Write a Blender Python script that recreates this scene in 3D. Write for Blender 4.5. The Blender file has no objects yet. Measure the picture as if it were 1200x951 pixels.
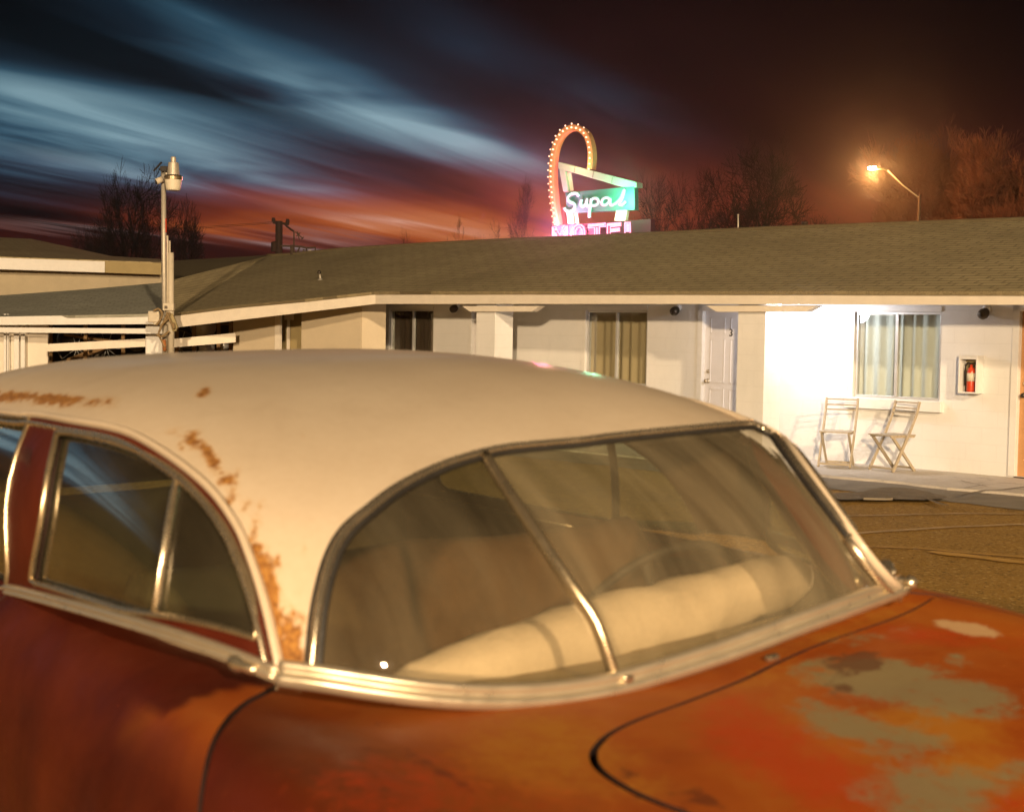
import bpy, bmesh, math, random
import numpy as np
from mathutils import Vector, Matrix, noise as mnoise
from mathutils.bvhtree import BVHTree
from mathutils.geometry import delaunay_2d_cdt
random.seed(7)
PI=math.pi; R=math.radians
scene=bpy.context.scene; C=scene.collection
# ------------------------------------------------------------------ camera
FPX,HOR,ROLL,CZ=1700.0,391.5,0.0175,1.64       # lens in photo pixels, horizon row, roll, eye height
TH=math.atan((475.5-HOR)/FPX)
cam=bpy.data.cameras.new('camera'); camo=bpy.data.objects.new('camera',cam); C.objects.link(camo); scene.camera=camo
cam.sensor_width=36; cam.lens=36*FPX/1200; cam.clip_end=3000; cam.clip_start=.05
camo.matrix_world=Matrix.Translation((0,0,CZ))@Matrix.Rotation(PI/2-TH,4,'X')@Matrix.Rotation(ROLL,4,'Z')
cam.dof.use_dof=True; cam.dof.focus_distance=20; cam.dof.aperture_fstop=5.6
def ray(px,py):
    a=px-600;b=py-475.5;c,s=math.cos(ROLL),math.sin(ROLL)
    x=a*c+b*s;y=-a*s+b*c
    d=Vector((x/FPX,math.cos(TH)-y/FPX*math.sin(TH),-math.sin(TH)-y/FPX*math.cos(TH)))
    return Vector((0,0,CZ)),d
def at(px,py,Y):                      # point of the place seen at that photo position, Y metres ahead
    o,d=ray(px,py); return o+d*(Y/d.y)
def on_plane(px,py,p0,n):
    o,d=ray(px,py); return o+d*((p0-o).dot(n)/d.dot(n))
def ground(px,py,z=0.0): return on_plane(px,py,Vector((0,0,z)),Vector((0,0,1)))
# ------------------------------------------------------------------ object helpers
def tag(o,label=None,cat=None,group=None,kind=None):
    if label:o['label']=label
    if cat:o['category']=cat
    if group:o['group']=group
    if kind:o['kind']=kind
    return o
def empty(name,loc,rz=0,**k):
    o=bpy.data.objects.new(name,None); C.objects.link(o); o.location=loc; o.rotation_euler=(0,0,rz)
    o.empty_display_size=.2; tag(o,**k); return o
def link(name,me,mat,parent=None,smooth=False,world=True,bevel=0,**k):
    """one mesh object; vertices given in world space unless world=False (then local to the parent)"""
    o=bpy.data.objects.new(name,me); C.objects.link(o)
    if mat: 
        for m in (mat if isinstance(mat,(list,tuple)) else [mat]): me.materials.append(m)
    if smooth:
        me.polygons.foreach_set('use_smooth',[True]*len(me.polygons))
    if parent:
        o.parent=parent
        if world:
            M=Matrix.Identity(4); p=parent
            chain=[]
            while p: chain.append(p); p=p.parent
            for q in reversed(chain): M=M@q.matrix_basis
            me.transform(M.inverted())
    if bevel:
        b=o.modifiers.new('bevel','BEVEL'); b.width=bevel; b.segments=2; b.limit_method='ANGLE'; b.angle_limit=R(40)
    me.update(); tag(o,**k); return o
class MB:
    def __init__(s): s.v=[];s.f=[];s.mi=[]
    def add(s,vs,fs,m=0):
        n=len(s.v); s.v+= [tuple(v) for v in vs]; s.f+=[tuple(i+n for i in f) for f in fs]; s.mi+=[m]*len(fs); return s
    def box(s,c,size,M=None,m=0):
        x,y,z=[q/2 for q in size]; c=Vector(c)
        vs=[Vector((i*x,j*y,k*z)) for i in(-1,1) for j in(-1,1) for k in(-1,1)]
        vs=[(M@v if M else v)+c for v in vs]
        return s.add(vs,[(0,1,3,2),(4,6,7,5),(0,4,5,1),(2,3,7,6),(0,2,6,4),(1,5,7,3)],m)
    def hexa(s,b,t,m=0):              # 4 bottom, 4 top
        return s.add(list(b)+list(t),[(3,2,1,0),(4,5,6,7),(0,1,5,4),(1,2,6,5),(2,3,7,6),(3,0,4,7)],m)
    def prism(s,pts,ext,m=0):         # planar polygon extruded by vector
        n=len(pts); ext=Vector(ext); pts=[Vector(p) for p in pts]
        return s.add(pts+[p+ext for p in pts],[tuple(range(n))[::-1],tuple(range(n,2*n))]+[(i,(i+1)%n,n+(i+1)%n,n+i) for i in range(n)],m)
    def tube(s,pts,r,seg=8,cap=True,m=0,closed=False):
        pts=[Vector(p) for p in pts]; n=len(pts); rs=r if isinstance(r,(list,tuple)) else [r]*n
        vs=[];up=None
        for i,p in enumerate(pts):
            if closed: t=pts[(i+1)%n]-pts[i-1]
            else: t=pts[min(i+1,n-1)]-pts[max(i-1,0)]
            if t.length<1e-9:t=Vector((0,0,1))
            t.normalize()
            if up is None: up=t.orthogonal().normalized()
            up=(up-t*up.dot(t)); up=up.normalized() if up.length>1e-6 else t.orthogonal().normalized()
            w=t.cross(up)
            for k in range(seg):
                a=2*PI*k/seg; vs.append(p+up*math.cos(a)*rs[i]+w*math.sin(a)*rs[i])
        fs=[]
        for i in range(n if closed else n-1):
            j=(i+1)%n
            for k in range(seg):
                k2=(k+1)%seg; fs.append((i*seg+k,i*seg+k2,j*seg+k2,j*seg+k))
        if cap and not closed: fs+= [tuple(range(seg))[::-1],tuple((n-1)*seg+k for k in range(seg))]
        return s.add(vs,fs,m)
    def lathe(s,c,prof,seg=24,ax=Vector((0,0,1)),m=0):   # prof: (radius, height) along ax
        ax=Vector(ax).normalized(); u=ax.orthogonal().normalized(); w=ax.cross(u); c=Vector(c)
        vs=[];fs=[]
        for r_,h_ in prof:
            for k in range(seg):
                a=2*PI*k/seg; vs.append(c+ax*h_+(u*math.cos(a)+w*math.sin(a))*r_)
        for i in range(len(prof)-1):
            for k in range(seg):
                k2=(k+1)%seg; fs.append((i*seg+k,i*seg+k2,(i+1)*seg+k2,(i+1)*seg+k))
        fs+=[tuple(range(seg))[::-1],tuple((len(prof)-1)*seg+k for k in range(seg))]
        return s.add(vs,fs,m)
    def build(s,name,mat,parent=None,**k):
        me=bpy.data.meshes.new(name); me.from_pydata(s.v,[],s.f); me.update()
        if any(s.mi): me.polygons.foreach_set('material_index',s.mi)
        bm=bmesh.new(); bm.from_mesh(me); bmesh.ops.recalc_face_normals(bm,faces=bm.faces); bm.to_mesh(me); bm.free()
        return link(name,me,mat,parent,**k)
def smooth_poly(pts,n=8,closed=False):    # catmull-rom
    P=[Vector(p) for p in pts]; out=[]; N=len(P)
    for i in range(N if closed else N-1):
        a=P[(i-1)%N] if closed or i>0 else P[0]*2-P[1]; b=P[i]; c=P[(i+1)%N]; d=P[(i+2)%N] if closed or i+2<N else P[N-1]*2-P[N-2]
        for k in range(n):
            t=k/n; out.append(.5*((2*b)+(c-a)*t+(2*a-5*b+4*c-d)*t*t+(3*b-a-3*c+d)*t**3))
    if not closed: out.append(P[-1].copy())
    return out
# ------------------------------------------------------------------ materials
def s2l(c): return tuple(((v/255)/12.92 if v/255<=.04045 else ((v/255+.055)/1.055)**2.4) for v in c)
class NT:
    def __init__(s,name):
        s.m=bpy.data.materials.new(name); s.m.use_nodes=True; s.t=s.m.node_tree; s.n=s.t.nodes; s.n.clear()
        s.out=s.n.new('ShaderNodeOutputMaterial')
    def new(s,t,**k):
        n=s.n.new(t)
        for a,b in k.items(): setattr(n,a,b)
        return n
    def l(s,a,b): s.t.links.new(a,b)
    def val(s,x,sock):
        if hasattr(x,'links') or hasattr(x,'is_output'): s.l(x,sock)
        else: sock.default_value=x
    def math(s,op,a,b=0,c=0,clamp=False):
        n=s.new('ShaderNodeMath',operation=op,use_clamp=clamp); s.val(a,n.inputs[0]); s.val(b,n.inputs[1]); s.val(c,n.inputs[2]); return n.outputs[0]
    def mix(s,f,a,b,mode='MIX'):
        n=s.new('ShaderNodeMix',data_type='RGBA',blend_type=mode); s.val(f,n.inputs[0])
        for x,i in((a,6),(b,7)):
            if isinstance(x,tuple): x=(*x,1) if len(x)==3 else x
            s.val(x,n.inputs[i])
        return n.outputs[2]
    def coord(s,which='Object',scale=(1,1,1),rot=(0,0,0),loc=(0,0,0)):
        tc=s.new('ShaderNodeTexCoord'); mp=s.new('ShaderNodeMapping'); s.l(tc.outputs[which],mp.inputs[0])
        mp.inputs['Scale'].default_value=scale; mp.inputs['Rotation'].default_value=rot; mp.inputs['Location'].default_value=loc
        return mp.outputs[0]
    def noise(s,vec,scale,detail=4,rough=.55,dist=0,out=0):
        n=s.new('ShaderNodeTexNoise'); s.l(vec,n.inputs['Vector']); n.inputs['Scale'].default_value=scale; n.inputs['Detail'].default_value=detail
        n.inputs['Roughness'].default_value=rough; n.inputs['Distortion'].default_value=dist; return n.outputs[out]
    def ramp(s,f,stops,interp='LINEAR'):
        n=s.new('ShaderNodeValToRGB'); s.l(f,n.inputs[0]); r=n.color_ramp; r.interpolation=interp
        while len(r.elements)<len(stops): r.elements.new(.5)
        for e,(p,c) in zip(r.elements,stops): e.position=p; e.color=(*c,1) if isinstance(c,tuple) else (c,c,c,1)
        return n.outputs[0]
    def range(s,v,a,b,c=0,d=1):
        n=s.new('ShaderNodeMapRange'); s.l(v,n.inputs[0])
        for i,x in enumerate((a,b,c,d)): n.inputs[i+1].default_value=x
        return n.outputs[0]
    def attr(s,name):
        n=s.new('ShaderNodeAttribute'); n.attribute_name=name; return n.outputs['Fac']
    def bsdf(s,col,rough=.5,metal=0,bump=None,bs=.3,bd=.01,spec=.5,coat=0,emis=None,es=0,alpha=None,sheen=0):
        n=s.new('ShaderNodeBsdfPrincipled')
        if isinstance(col,tuple): col=(*col[:3],1)
        s.val(col,n.inputs['Base Color']); s.val(rough,n.inputs['Roughness']); s.val(metal,n.inputs['Metallic']); n.inputs['Specular IOR Level'].default_value=spec
        if coat: n.inputs['Coat Weight'].default_value=coat; n.inputs['Coat Roughness'].default_value=.13
        if emis: n.inputs['Emission Color'].default_value=(*emis,1); n.inputs['Emission Strength'].default_value=es
        if bump is not None:
            b=s.new('ShaderNodeBump'); b.inputs['Strength'].default_value=bs; b.inputs['Distance'].default_value=bd; s.l(bump,b.inputs['Height']); s.l(b.outputs[0],n.inputs['Normal'])
        s.l(n.outputs[0],s.out.inputs[0]); return n
def simple(name,col,rough=.6,metal=0,var=.25,scale=6,bs=.15,bd=.005,spec=.4):
    t=NT(name); v=t.coord(); nz=t.noise(v,scale,6,.6); nf=t.noise(v,scale*9,4,.6)
    f=t.math('ADD',t.math('MULTIPLY',nz,.7),t.math('MULTIPLY',nf,.3))
    c=t.ramp(f,[(.25,tuple(x*(1-var) for x in col)),(.75,tuple(min(1,x*(1+var)) for x in col))])
    t.bsdf(c,t.range(nf,.3,.7,max(0,rough-.08),min(1,rough+.08)),metal,nf,bs,bd,spec); return t.m
def emit(name,col,st):
    t=NT(name); e=t.new('ShaderNodeEmission'); e.inputs[0].default_value=(*col,1); e.inputs[1].default_value=st; t.l(e.outputs[0],t.out.inputs[0]); t.m.cycles.emission_sampling='NONE'; return t.m
# ------------------------------------------------------------------ shared materials
M={}
def stain(vs,blobs,seed=0,namp=.35):
    """weathering mask per vertex: blobs are (centre x, centre y, radius x, radius y, angle, strength), in photo pixels of the spot on the panel"""
    out=[]
    for w in vs:
        x,y=proj(w); m=0
        for cx,cy_,rx,ry,a,s_ in blobs:
            dx,dy=x-cx,y-cy_
            if abs(dx)>3*max(rx,ry) or abs(dy)>3*max(rx,ry): continue
            c,s=math.cos(R(a)),math.sin(R(a)); p=(dx*c+dy*s)/rx; q=(-dx*s+dy*c)/ry
            m=max(m,s_*math.exp(-.7*(p*p+q*q)**1.3))
        out.append(m)
    return out
def proj(w):
    X,Y,Z=w[0],w[1],w[2]-CZ
    d=Y*math.cos(TH)-Z*math.sin(TH); up=Y*math.sin(TH)+Z*math.cos(TH)
    if d<.05: return (-9999,-9999)
    x=X/d*FPX; y=-up/d*FPX; c,s=math.cos(ROLL),math.sin(ROLL)
    return (600+x*c-y*s,475.5+x*s+y*c)
def set_attr(o,name,vals):
    a=o.data.attributes.new(name,'FLOAT','POINT'); a.data.foreach_set('value',vals)
# cream roof paint: chalky, with rust that eats in from the gutter (mask in the 'rust' attribute)
t=NT('cream_paint'); v=t.coord()
n1=t.noise(v,2.2,5,.6); n2=t.noise(v,60,6,.7); n3=t.noise(v,14,5,.65)
base=t.ramp(n1,[(.3,(.53,.44,.33)),(.7,(.61,.52,.40))])
base=t.mix(t.range(n2,.35,.75,0,.25),base,(.42,.32,.20)); base=t.mix(t.range(t.noise(t.coord(scale=(1,1,.4)),3.3,7,.75,.5),.52,.72,0,.35),base,(.40,.31,.21))
rm=t.attr('rust'); m=t.math('ADD',rm,t.math('MULTIPLY',t.math('SUBTRACT',n3,.5),1.6)); m=t.math('ADD',m,t.math('MULTIPLY',t.math('SUBTRACT',n2,.5),.9))
mask=t.math('MULTIPLY',t.range(m,.34,.52),t.range(rm,.05,.2)); halo=t.math('MULTIPLY',t.range(m,.15,.5,0,.55),t.range(rm,.03,.15))
rust=t.ramp(t.noise(v,90,5,.7),[(.3,(.09,.035,.010)),(.5,(.26,.11,.022)),(.7,(.50,.27,.06))])
col=t.mix(halo,base,(.46,.27,.10)); col=t.mix(mask,col,rust)
t.bsdf(col,t.range(mask,0,1,.42,.85),0,t.math('ADD',t.math('MULTIPLY',t.noise(t.coord(),4.5,3,.5),6),t.math('SUBTRACT',n2,t.math('MULTIPLY',mask,.8))),.14,.0022,.4,.35)
M['cream']=t.m
# red-orange body paint gone chalky; masks: primer (grey green), dark, fresh (bright red)
t=NT('weathered_red_paint'); v=t.coord()
n1=t.noise(v,2.6,6,.6,.4); n2=t.noise(v,70,5,.7); n3=t.noise(v,9,6,.65,.3)
base=t.ramp(n1,[(.28,(.22,.040,.007)),(.5,(.31,.072,.009)),(.72,(.37,.115,.014))])
base=t.mix(t.range(n3,.4,.7,0,.45),base,(.33,.11,.016))
side=t.attr('side'); base=t.mix(t.math('MULTIPLY',side,.95),base,t.ramp(n1,[(.3,(.035,.0035,.002)),(.7,(.085,.011,.004))]))  # flanks lie in shade, darkened here in the paint colour
nm_=t.noise(v,32,4,.7,.5)
def masked(name,lo,hi,amp): 
    a=t.attr(name); mm=t.math('ADD',a,t.math('MULTIPLY',t.math('SUBTRACT',n3,.5),amp)); mm=t.math('ADD',mm,t.math('MULTIPLY',t.math('SUBTRACT',n2,.5),.5)); mm=t.math('ADD',mm,t.math('MULTIPLY',t.math('SUBTRACT',nm_,.5),.9)); return t.math('MULTIPLY',t.range(mm,lo,hi),t.range(a,.04,.15))
col=t.mix(t.math('MULTIPLY',masked('ochre',.25,.7,.5),.75),base,(.38,.16,.018))
col=t.mix(t.math('MULTIPLY',masked('fresh',.25,.75,.5),.8),col,(.40,.045,.008))
col=t.mix(t.math('MULTIPLY',masked('primer',.34,.66,1.1),.8),col,(.21,.20,.11))
col=t.mix(t.math('MULTIPLY',masked('dark',.4,.55,1.2),.7),col,(.09,.022,.010))
col=t.mix(t.math('MULTIPLY',masked('pale',.3,.5,.5),.8),col,(.55,.38,.20))
t.bsdf(col,t.range(n3,.3,.7,.46,.68),0,t.math('ADD',n2,t.math('MULTIPLY',n3,1.5)),.12,.002,.2)
M['red']=t.m
M['chrome']=simple('aged_chrome',(.66,.57,.42),.26,.9,.03,3,.0,.001)
M['brass_chrome']=simple('tarnished_trim',(.58,.48,.32),.30,.9,.05,3,.0,.001)
M['paletrim']=simple('pale_worn_moulding',(.66,.58,.44),.34,.75,.04,3,.0,.001)
M['rubber']=simple('black_rubber',(.018,.016,.014),.65,0,.3)
M['seam']=simple('seam_shade',(.02,.006,.004),.8,0,.2)
M['headliner']=simple('brown_headliner',(.10,.065,.035),.9,0,.2,30)
M['seat']=simple('brown_seat_cloth',(.075,.040,.016),.85,0,.3,18,.3)
M['dashcover']=simple('cream_dash_cover',(.66,.57,.46),.75,0,.15,12,.3)
M['dashpaint']=simple('olive_dash_paint',(.20,.15,.06),.45,0,.3,9)
M['doorpanel']=simple('tan_door_panel',(.36,.28,.18),.8,0,.2,12)
M['carfloor']=simple('dark_car_carpet',(.03,.02,.013),.95,0,.3,20)
M['tyre']=simple('tyre_rubber',(.025,.024,.022),.8,0,.3,30)
# car glass: one sheet, clear with a dusty film and wipe streaks
def glass(name,dust=.16,tint=(.86,.82,.70),refl=1.0,streak=(.9,6,.9)):
    t=NT(name); v=t.coord(scale=streak); n1=t.noise(v,1.6,6,.6,.25); n2=t.noise(t.coord(),55,6,.75)
    fr=t.new('ShaderNodeLayerWeight'); fr.inputs[0].default_value=.5; sch=t.math('MULTIPLY_ADD',t.math('POWER',fr.outputs['Facing'],5),.93,.07)
    tr=t.new('ShaderNodeBsdfTransparent'); tr.inputs[0].default_value=(*tint,1)
    gl=t.new('ShaderNodeBsdfGlossy'); gl.inputs['Roughness'].default_value=.03
    df=t.new('ShaderNodeBsdfDiffuse'); df.inputs[0].default_value=(.42,.35,.22,1)
    m1=t.new('ShaderNodeMixShader'); t.l(t.math('MULTIPLY',sch,refl,clamp=True),m1.inputs[0]); t.l(tr.outputs[0],m1.inputs[1]); t.l(gl.outputs[0],m1.inputs[2])
    f=t.math('ADD',t.range(n1,.35,.75,dust*.45,dust*1.35),t.range(n2,.66,.8,0,.25))
    m2=t.new('ShaderNodeMixShader'); t.l(f,m2.inputs[0]); t.l(m1.outputs[0],m2.inputs[1]); t.l(df.outputs[0],m2.inputs[2]); t.l(m2.outputs[0],t.out.inputs[0]); return t.m
M['glass']=glass('dusty_windshield_glass',.13); M['glass2']=glass('dirtier_windshield_glass',.25)
M['sideglass']=glass('dusty_side_glass',.06,(.56,.72,.64),1.9)  # teal tint stands in for sky reflected in the panes
# ------------------------------------------------------------------ the car (car frame: x forward, y to its left = far side, z up)
CPOS=Vector((.267,2.64,0)); CROT=Matrix.Rotation(R(-57.5),3,'Z')@Matrix.Rotation(R(2),3,'X')
car=empty('vintage_car',CPOS,label='old rusty red sedan with cream roof and split windshield parked close in front',cat='car')
car.rotation_euler=CROT.to_euler()
CM=Matrix.Translation(CPOS)@CROT.to_4x4(); CI=CM.inverted(); CI3=CROT.transposed()
def toworld(p): return CM@Vector(p)
class Surf:
    def __init__(s,fn,u0,u1,v0,v1,nu,nv):
        s.fn=fn; s.u=[u0+(u1-u0)*i/nu for i in range(nu+1)]; s.v=[v0+(v1-v0)*j/nv for j in range(nv+1)]; s.nu,s.nv=nu,nv
        vs=[fn(a,b) for a in s.u for b in s.v]; n=nv+1
        fs=[(i*n+j,(i+1)*n+j,(i+1)*n+j+1,i*n+j+1) for i in range(nu) for j in range(nv)]
        s.vs=vs; s.bvh=BVHTree.FromPolygons(vs,fs)
    def uvat(s,p,fi):
        i,j=divmod(fi,s.nv); n=s.nv+1
        A,B,D=s.vs[i*n+j],s.vs[(i+1)*n+j],s.vs[i*n+j+1]
        e1,e2,q=B-A,D-A,p-A; a,b,c=e1.dot(e1),e1.dot(e2),e2.dot(e2); det=a*c-b*b
        if det<1e-14: return Vector((s.u[i],s.v[j]))
        x=(c*q.dot(e1)-b*q.dot(e2))/det; y=(a*q.dot(e2)-b*q.dot(e1))/det
        x=min(1.5,max(-.5,x)); y=min(1.5,max(-.5,y))
        return Vector((s.u[i]+(s.u[i+1]-s.u[i])*x,s.v[j]+(s.v[j+1]-s.v[j])*y))
    def px(s,x,y):
        o,d=ray(x,y); o=CI@o; d=(CI3@d).normalized()
        h=s.bvh.ray_cast(o,d)
        if h[0] is not None: return s.uvat(h[0],h[2])
        best=None
        for k in range(400):
            q=o+d*(1.2+k*.01); r=s.bvh.find_nearest(q)
            if r[0] is not None and (best is None or r[3]<best[0]): best=(r[3],r[0],r[2])
        return s.uvat(best[1],best[2])
    def near(s,p):
        r=s.bvh.find_nearest(Vector(p)); return s.uvat(r[0],r[2])
    def normal(s,u,v):
        e=1e-3; a=s.fn(u+e,v)-s.fn(u-e,v); b=s.fn(u,v+e)-s.fn(u,v-e); n=a.cross(b); return n.normalized() if n.length>1e-12 else Vector((0,0,1))
def sgnpow(c,e): return math.copysign(abs(c)**e,c)
SP=dict(xc=-1.563,z0=1.056,c=.5291,af=1.6823,ar=1.8569,b=.8138,qa=2.1868,qb=3.7515,p0=5.72,p1=2.8464,pe=5.2366)
def shell(X,Y):
    S=SP; r=math.hypot(X,Y); th=math.atan2(Y,X)
    t=math.cos(min(1,r)**1.4*PI/2) if r<1 else 0.0
    t=min(t,.99999); p=S['p1']+(S['p0']-S['p1'])*(1-t**S['pe'])
    c,s=math.cos(th),math.sin(th)
    a=S['af'] if c>0 else S['ar']
    rx=a*(1-t**S['qa'])**(1/S['qa']); ry=S['b']*(1-t**S['qb'])**(1/S['qb'])
    z=S['z0']+S['c']*t-(max(0,r-1))*.5
    return Vector((S['xc']+rx*sgnpow(c,2/p),ry*sgnpow(s,2/p),z))
SH=Surf(shell,-1.2,1.2,-1.2,1.2,260,260)
def shellF(X,Y):                       # far side: tucked in a little towards the screen pillar
    p=shell(X,Y); k=min(1,max(0,(p.x+.75)/.6)); k=k*k*(3-2*k)
    return Vector((p.x,p.y-(.11*k if p.y>0 else 0),p.z))
def shn(u,v):
    n=SH.normal(u,v); p=shell(u,v); return n if n.dot(p-Vector((-1.5,0,.9)))>0 else -n
# lower body: cross-sections through control points, v=0 centre line, |v|=1 sill
def ctrl(x):
    F=[(0,1.048),(.3,1.053),(.52,1.063),(.66,1.072),(.76,1.082),(.84,1.07),(.895,1.0),(.92,.88),(.92,.66),(.89,.42),(.85,.27)]
    D=[(0,1.12),(.3,1.12),(.52,1.115),(.66,1.11),(.76,1.10),(.84,1.065),(.90,.98),(.935,.84),(.93,.64),(.89,.42),(.86,.27)]
    k=min(1,max(0,(.05-x)/.35)); k=k*k*(3-2*k)
    P=[Vector(a)*(1-k)+Vector(b)*k for a,b in zip(F,D)]
    # plan taper and height along the car
    def sm(a,b,t): q=min(1,max(0,(t-a)/(b-a))); return q*q*(3-2*q)
    wid=1-.06*sm(.2,1.9,x)-.14*sm(-2.2,-3.4,-x if False else x) if False else 1-.05*max(0,x)/1.8-.10*(max(0,-x-2.2)/1.2)**2
    dz=-.03*max(0,x)-.05*max(0,x)**2-.16*(max(0,-x-2.3)/1.1)**2
    out=[]
    for q in P:
        z=q.y+dz*((q.y-.27)/.8); out.append((q.x*wid,z))
    return out
def body(x,v):
    c=ctrl(x); n=len(c)-1; f=min(.99999,abs(v))*n; i=int(f); t=f-i
    g=lambda k: c[max(0,min(n,k))] if k>=0 else (-c[-k][0],c[-k][1])
    a,b,d,e=g(i-1),g(i),g(i+1),g(i+2)
    q=[.5*((2*b[k])+(d[k]-a[k])*t+(2*a[k]-5*b[k]+4*d[k]-e[k])*t*t+(3*b[k]-a[k]-3*d[k]+e[k])*t**3) for k in(0,1)]
    return Vector((x,math.copysign(q[0],v) if abs(v)>1e-9 else 0.0,q[1]))
BD=Surf(body,-3.5,1.9,-1,1,270,200)
def bdn(u,v):
    n=BD.normal(u,v); p=body(u,v); return n if n.dot(Vector((0,p.y,p.z-.6)))>0 else -n
def resample(P,step,closed=True):
    out=[]; N=len(P)
    for i in range(N if closed else N-1):
        a,b=P[i],P[(i+1)%N]; L=(b-a).length
        if L<1e-7: continue
        k=max(1,int(round(L/step)))
        out+=[a.lerp(b,j/k) for j in range(k)]
    if not closed: out.append(P[-1])
    return out
def area2(P): return sum(P[i-1].x*P[i].y-P[i].x*P[i-1].y for i in range(len(P)))
def inset(P,d):
    """shrink closed loop by d"""
    s=1 if area2(P)>0 else -1; out=[]
    for i in range(len(P)):
        t=(P[(i+1)%len(P)]-P[i-1]); 
        if t.length<1e-9: out.append(P[i]); continue
        t.normalize(); out.append(P[i]+Vector((-t.y,t.x))*d*s)
    return out
def inside(p,P):
    x,y=p; c=False; j=len(P)-1
    for i in range(len(P)):
        if (P[i].y>y)!=(P[j].y>y) and x<(P[j].x-P[i].x)*(y-P[i].y)/(P[j].y-P[i].y)+P[i].x: c=not c
        j=i
    return c
def npin(pts,P):
    x,y=pts[:,0],pts[:,1]; c=np.zeros(len(pts),bool); A=np.array([tuple(q) for q in P]); B=np.roll(A,1,0)
    for (x1,y1),(x2,y2) in zip(A,B):
        if y1==y2: continue
        m=((y1>y)!=(y2>y))&(x<(x2-x1)*(y-y1)/(y2-y1)+x1); c^=m
    return c
def panel(name,fn,nf,loop,step,mat,parent,holes=(),off=0.0,thick=0.0,scale=(1,1),**k):
    """sheet-metal panel: a loop in surface coordinates filled with a fine mesh that follows the surface"""
    sc=Vector(scale); L=[Vector((p.x*sc.x,p.y*sc.y)) for p in loop]; Hs=[[Vector((p.x*sc.x,p.y*sc.y)) for p in h] for h in holes]
    L=resample(L,step); Hs=[resample(h,step) for h in Hs]
    V=[]; E_=[]
    for lp in [L]+Hs:
        n0=len(V); V+=lp; E_+=[(n0+i,n0+(i+1)%len(lp)) for i in range(len(lp))]
    xs=[p.x for p in L]; ys=[p.y for p in L]
    gx=np.arange(min(xs)+step/2,max(xs),step); gy=np.arange(min(ys)+step/2,max(ys),step)
    G=np.array([(a+(step/2 if j%2 else 0),b) for j,b in enumerate(gy) for a in gx])
    if len(G):
        m=npin(G,L)
        for h in Hs: m&=~npin(G,h)
        G=G[m]
        bp=np.array([tuple(q) for q in V]); keep=np.ones(len(G),bool)
        for c0 in range(0,len(G),2000):
            d=((G[c0:c0+2000,None,:]-bp[None])**2).sum(2).min(1); keep[c0:c0+2000]=d>(step*.45)**2
        V+= [Vector(q) for q in G[keep]]
    vo,eo,fo,*_=delaunay_2d_cdt([Vector((p.x,p.y)) for p in V],E_,[],0,1e-7)
    cen=np.array([((vo[a]+vo[b]+vo[c])/3)[:] for a,b,c in fo]); ok=npin(cen,L)
    for h in Hs: ok&=~npin(cen,h)
    F=[f for f,o_ in zip(fo,ok) if o_]
    used=sorted({i for f in F for i in f}); mp={i:j for j,i in enumerate(used)}
    P=[];N=[]
    for i in used:
        u,v=vo[i].x/sc.x,vo[i].y/sc.y; n=nf(u,v); P.append(fn(u,v)+n*off); N.append(n)
    F=[tuple(mp[i] for i in f) for f in F]
    # orient along the surface normal
    F2=[]
    for f in F:
        a,b,c=[P[i] for i in f]; F2.append(f if (b-a).cross(c-a).dot(N[f[0]])>0 else f[::-1])
    me=bpy.data.meshes.new(name); me.from_pydata([tuple(p) for p in P],[],F2)
    o=link(name,me,mat,parent,smooth=True,world=False,**k)
    if thick:
        md=o.modifiers.new('thickness','SOLIDIFY'); md.thickness=thick; md.offset=-1; me.materials.append(M['seam']); md.material_offset_rim=1; es=o.modifiers.new('crisp_edges','EDGE_SPLIT'); es.split_angle=R(50)  # rims dark in colour, standing for shade in the gaps
    return o
def sweep(name,pts,nrm,prof,mat,parent,closed=False,mb=None,smooth=True):
    """moulding: profile [(across, out)] carried along pts with surface normals"""
    vs=[];fs=[];n=len(pts);k=len(prof)
    for i in range(n):
        a=pts[(i-1)%n] if closed or i else pts[0]; b=pts[(i+1)%n] if closed or i<n-1 else pts[-1]
        t=(b-a).normalized(); N=nrm[i]; N=(N-t*N.dot(t)).normalized(); s=t.cross(N)
        vs+=[pts[i]+s*p+N*q for p,q in prof]
    for i in range(n if closed else n-1):
        j=(i+1)%n
        for m in range(k):
            m2=(m+1)%k; fs.append((i*k+m,j*k+m,j*k+m2,i*k+m2))
    if not closed: fs+=[tuple(range(k)),tuple((n-1)*k+m for m in range(k))[::-1]]
    mb=mb or MB(); mb.add(vs,fs)
    if name is None: return mb
    return mb.build(name,mat,parent,world=False,smooth=smooth)
def half(w,h,n=8): return [(-w/2*math.cos(PI*i/n),h*math.sin(PI*i/n)) for i in range(n+1)]+[(w/2,-.006),(-w/2,-.006)]
def ridged(w,h,b=2):
    out=[];n=14*b//2
    for i in range(n+1):
        x=-w/2+w*i/n; out.append((x,h*(.35+.65*abs(math.sin(PI*b*i/n)))*(1 if 0<i<n else .3)))
    return out+[(w/2,-.008),(-w/2,-.008)]
def pxs(S,pts,n=6,closed=False):     # photo trace -> smooth list of surface coordinates
    P=smooth_poly([Vector((a,b,0)) for a,b in pts],n,closed); return [S.px(p.x,p.y) for p in P]
def xz(x,z,side=-1): 
    # shell coordinates of the point at car x, height z
    lo,hi=.0,1.2; r=SH.near(Vector((x,side*.72,z))); return r
def lift(S,uv,nf,off): return [S(q.x,q.y)+nf(q.x,q.y)*off for q in uv],[nf(q.x,q.y) for q in uv]
def mir(uv): return [Vector((q.x,-q.y)) for q in uv]
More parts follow.
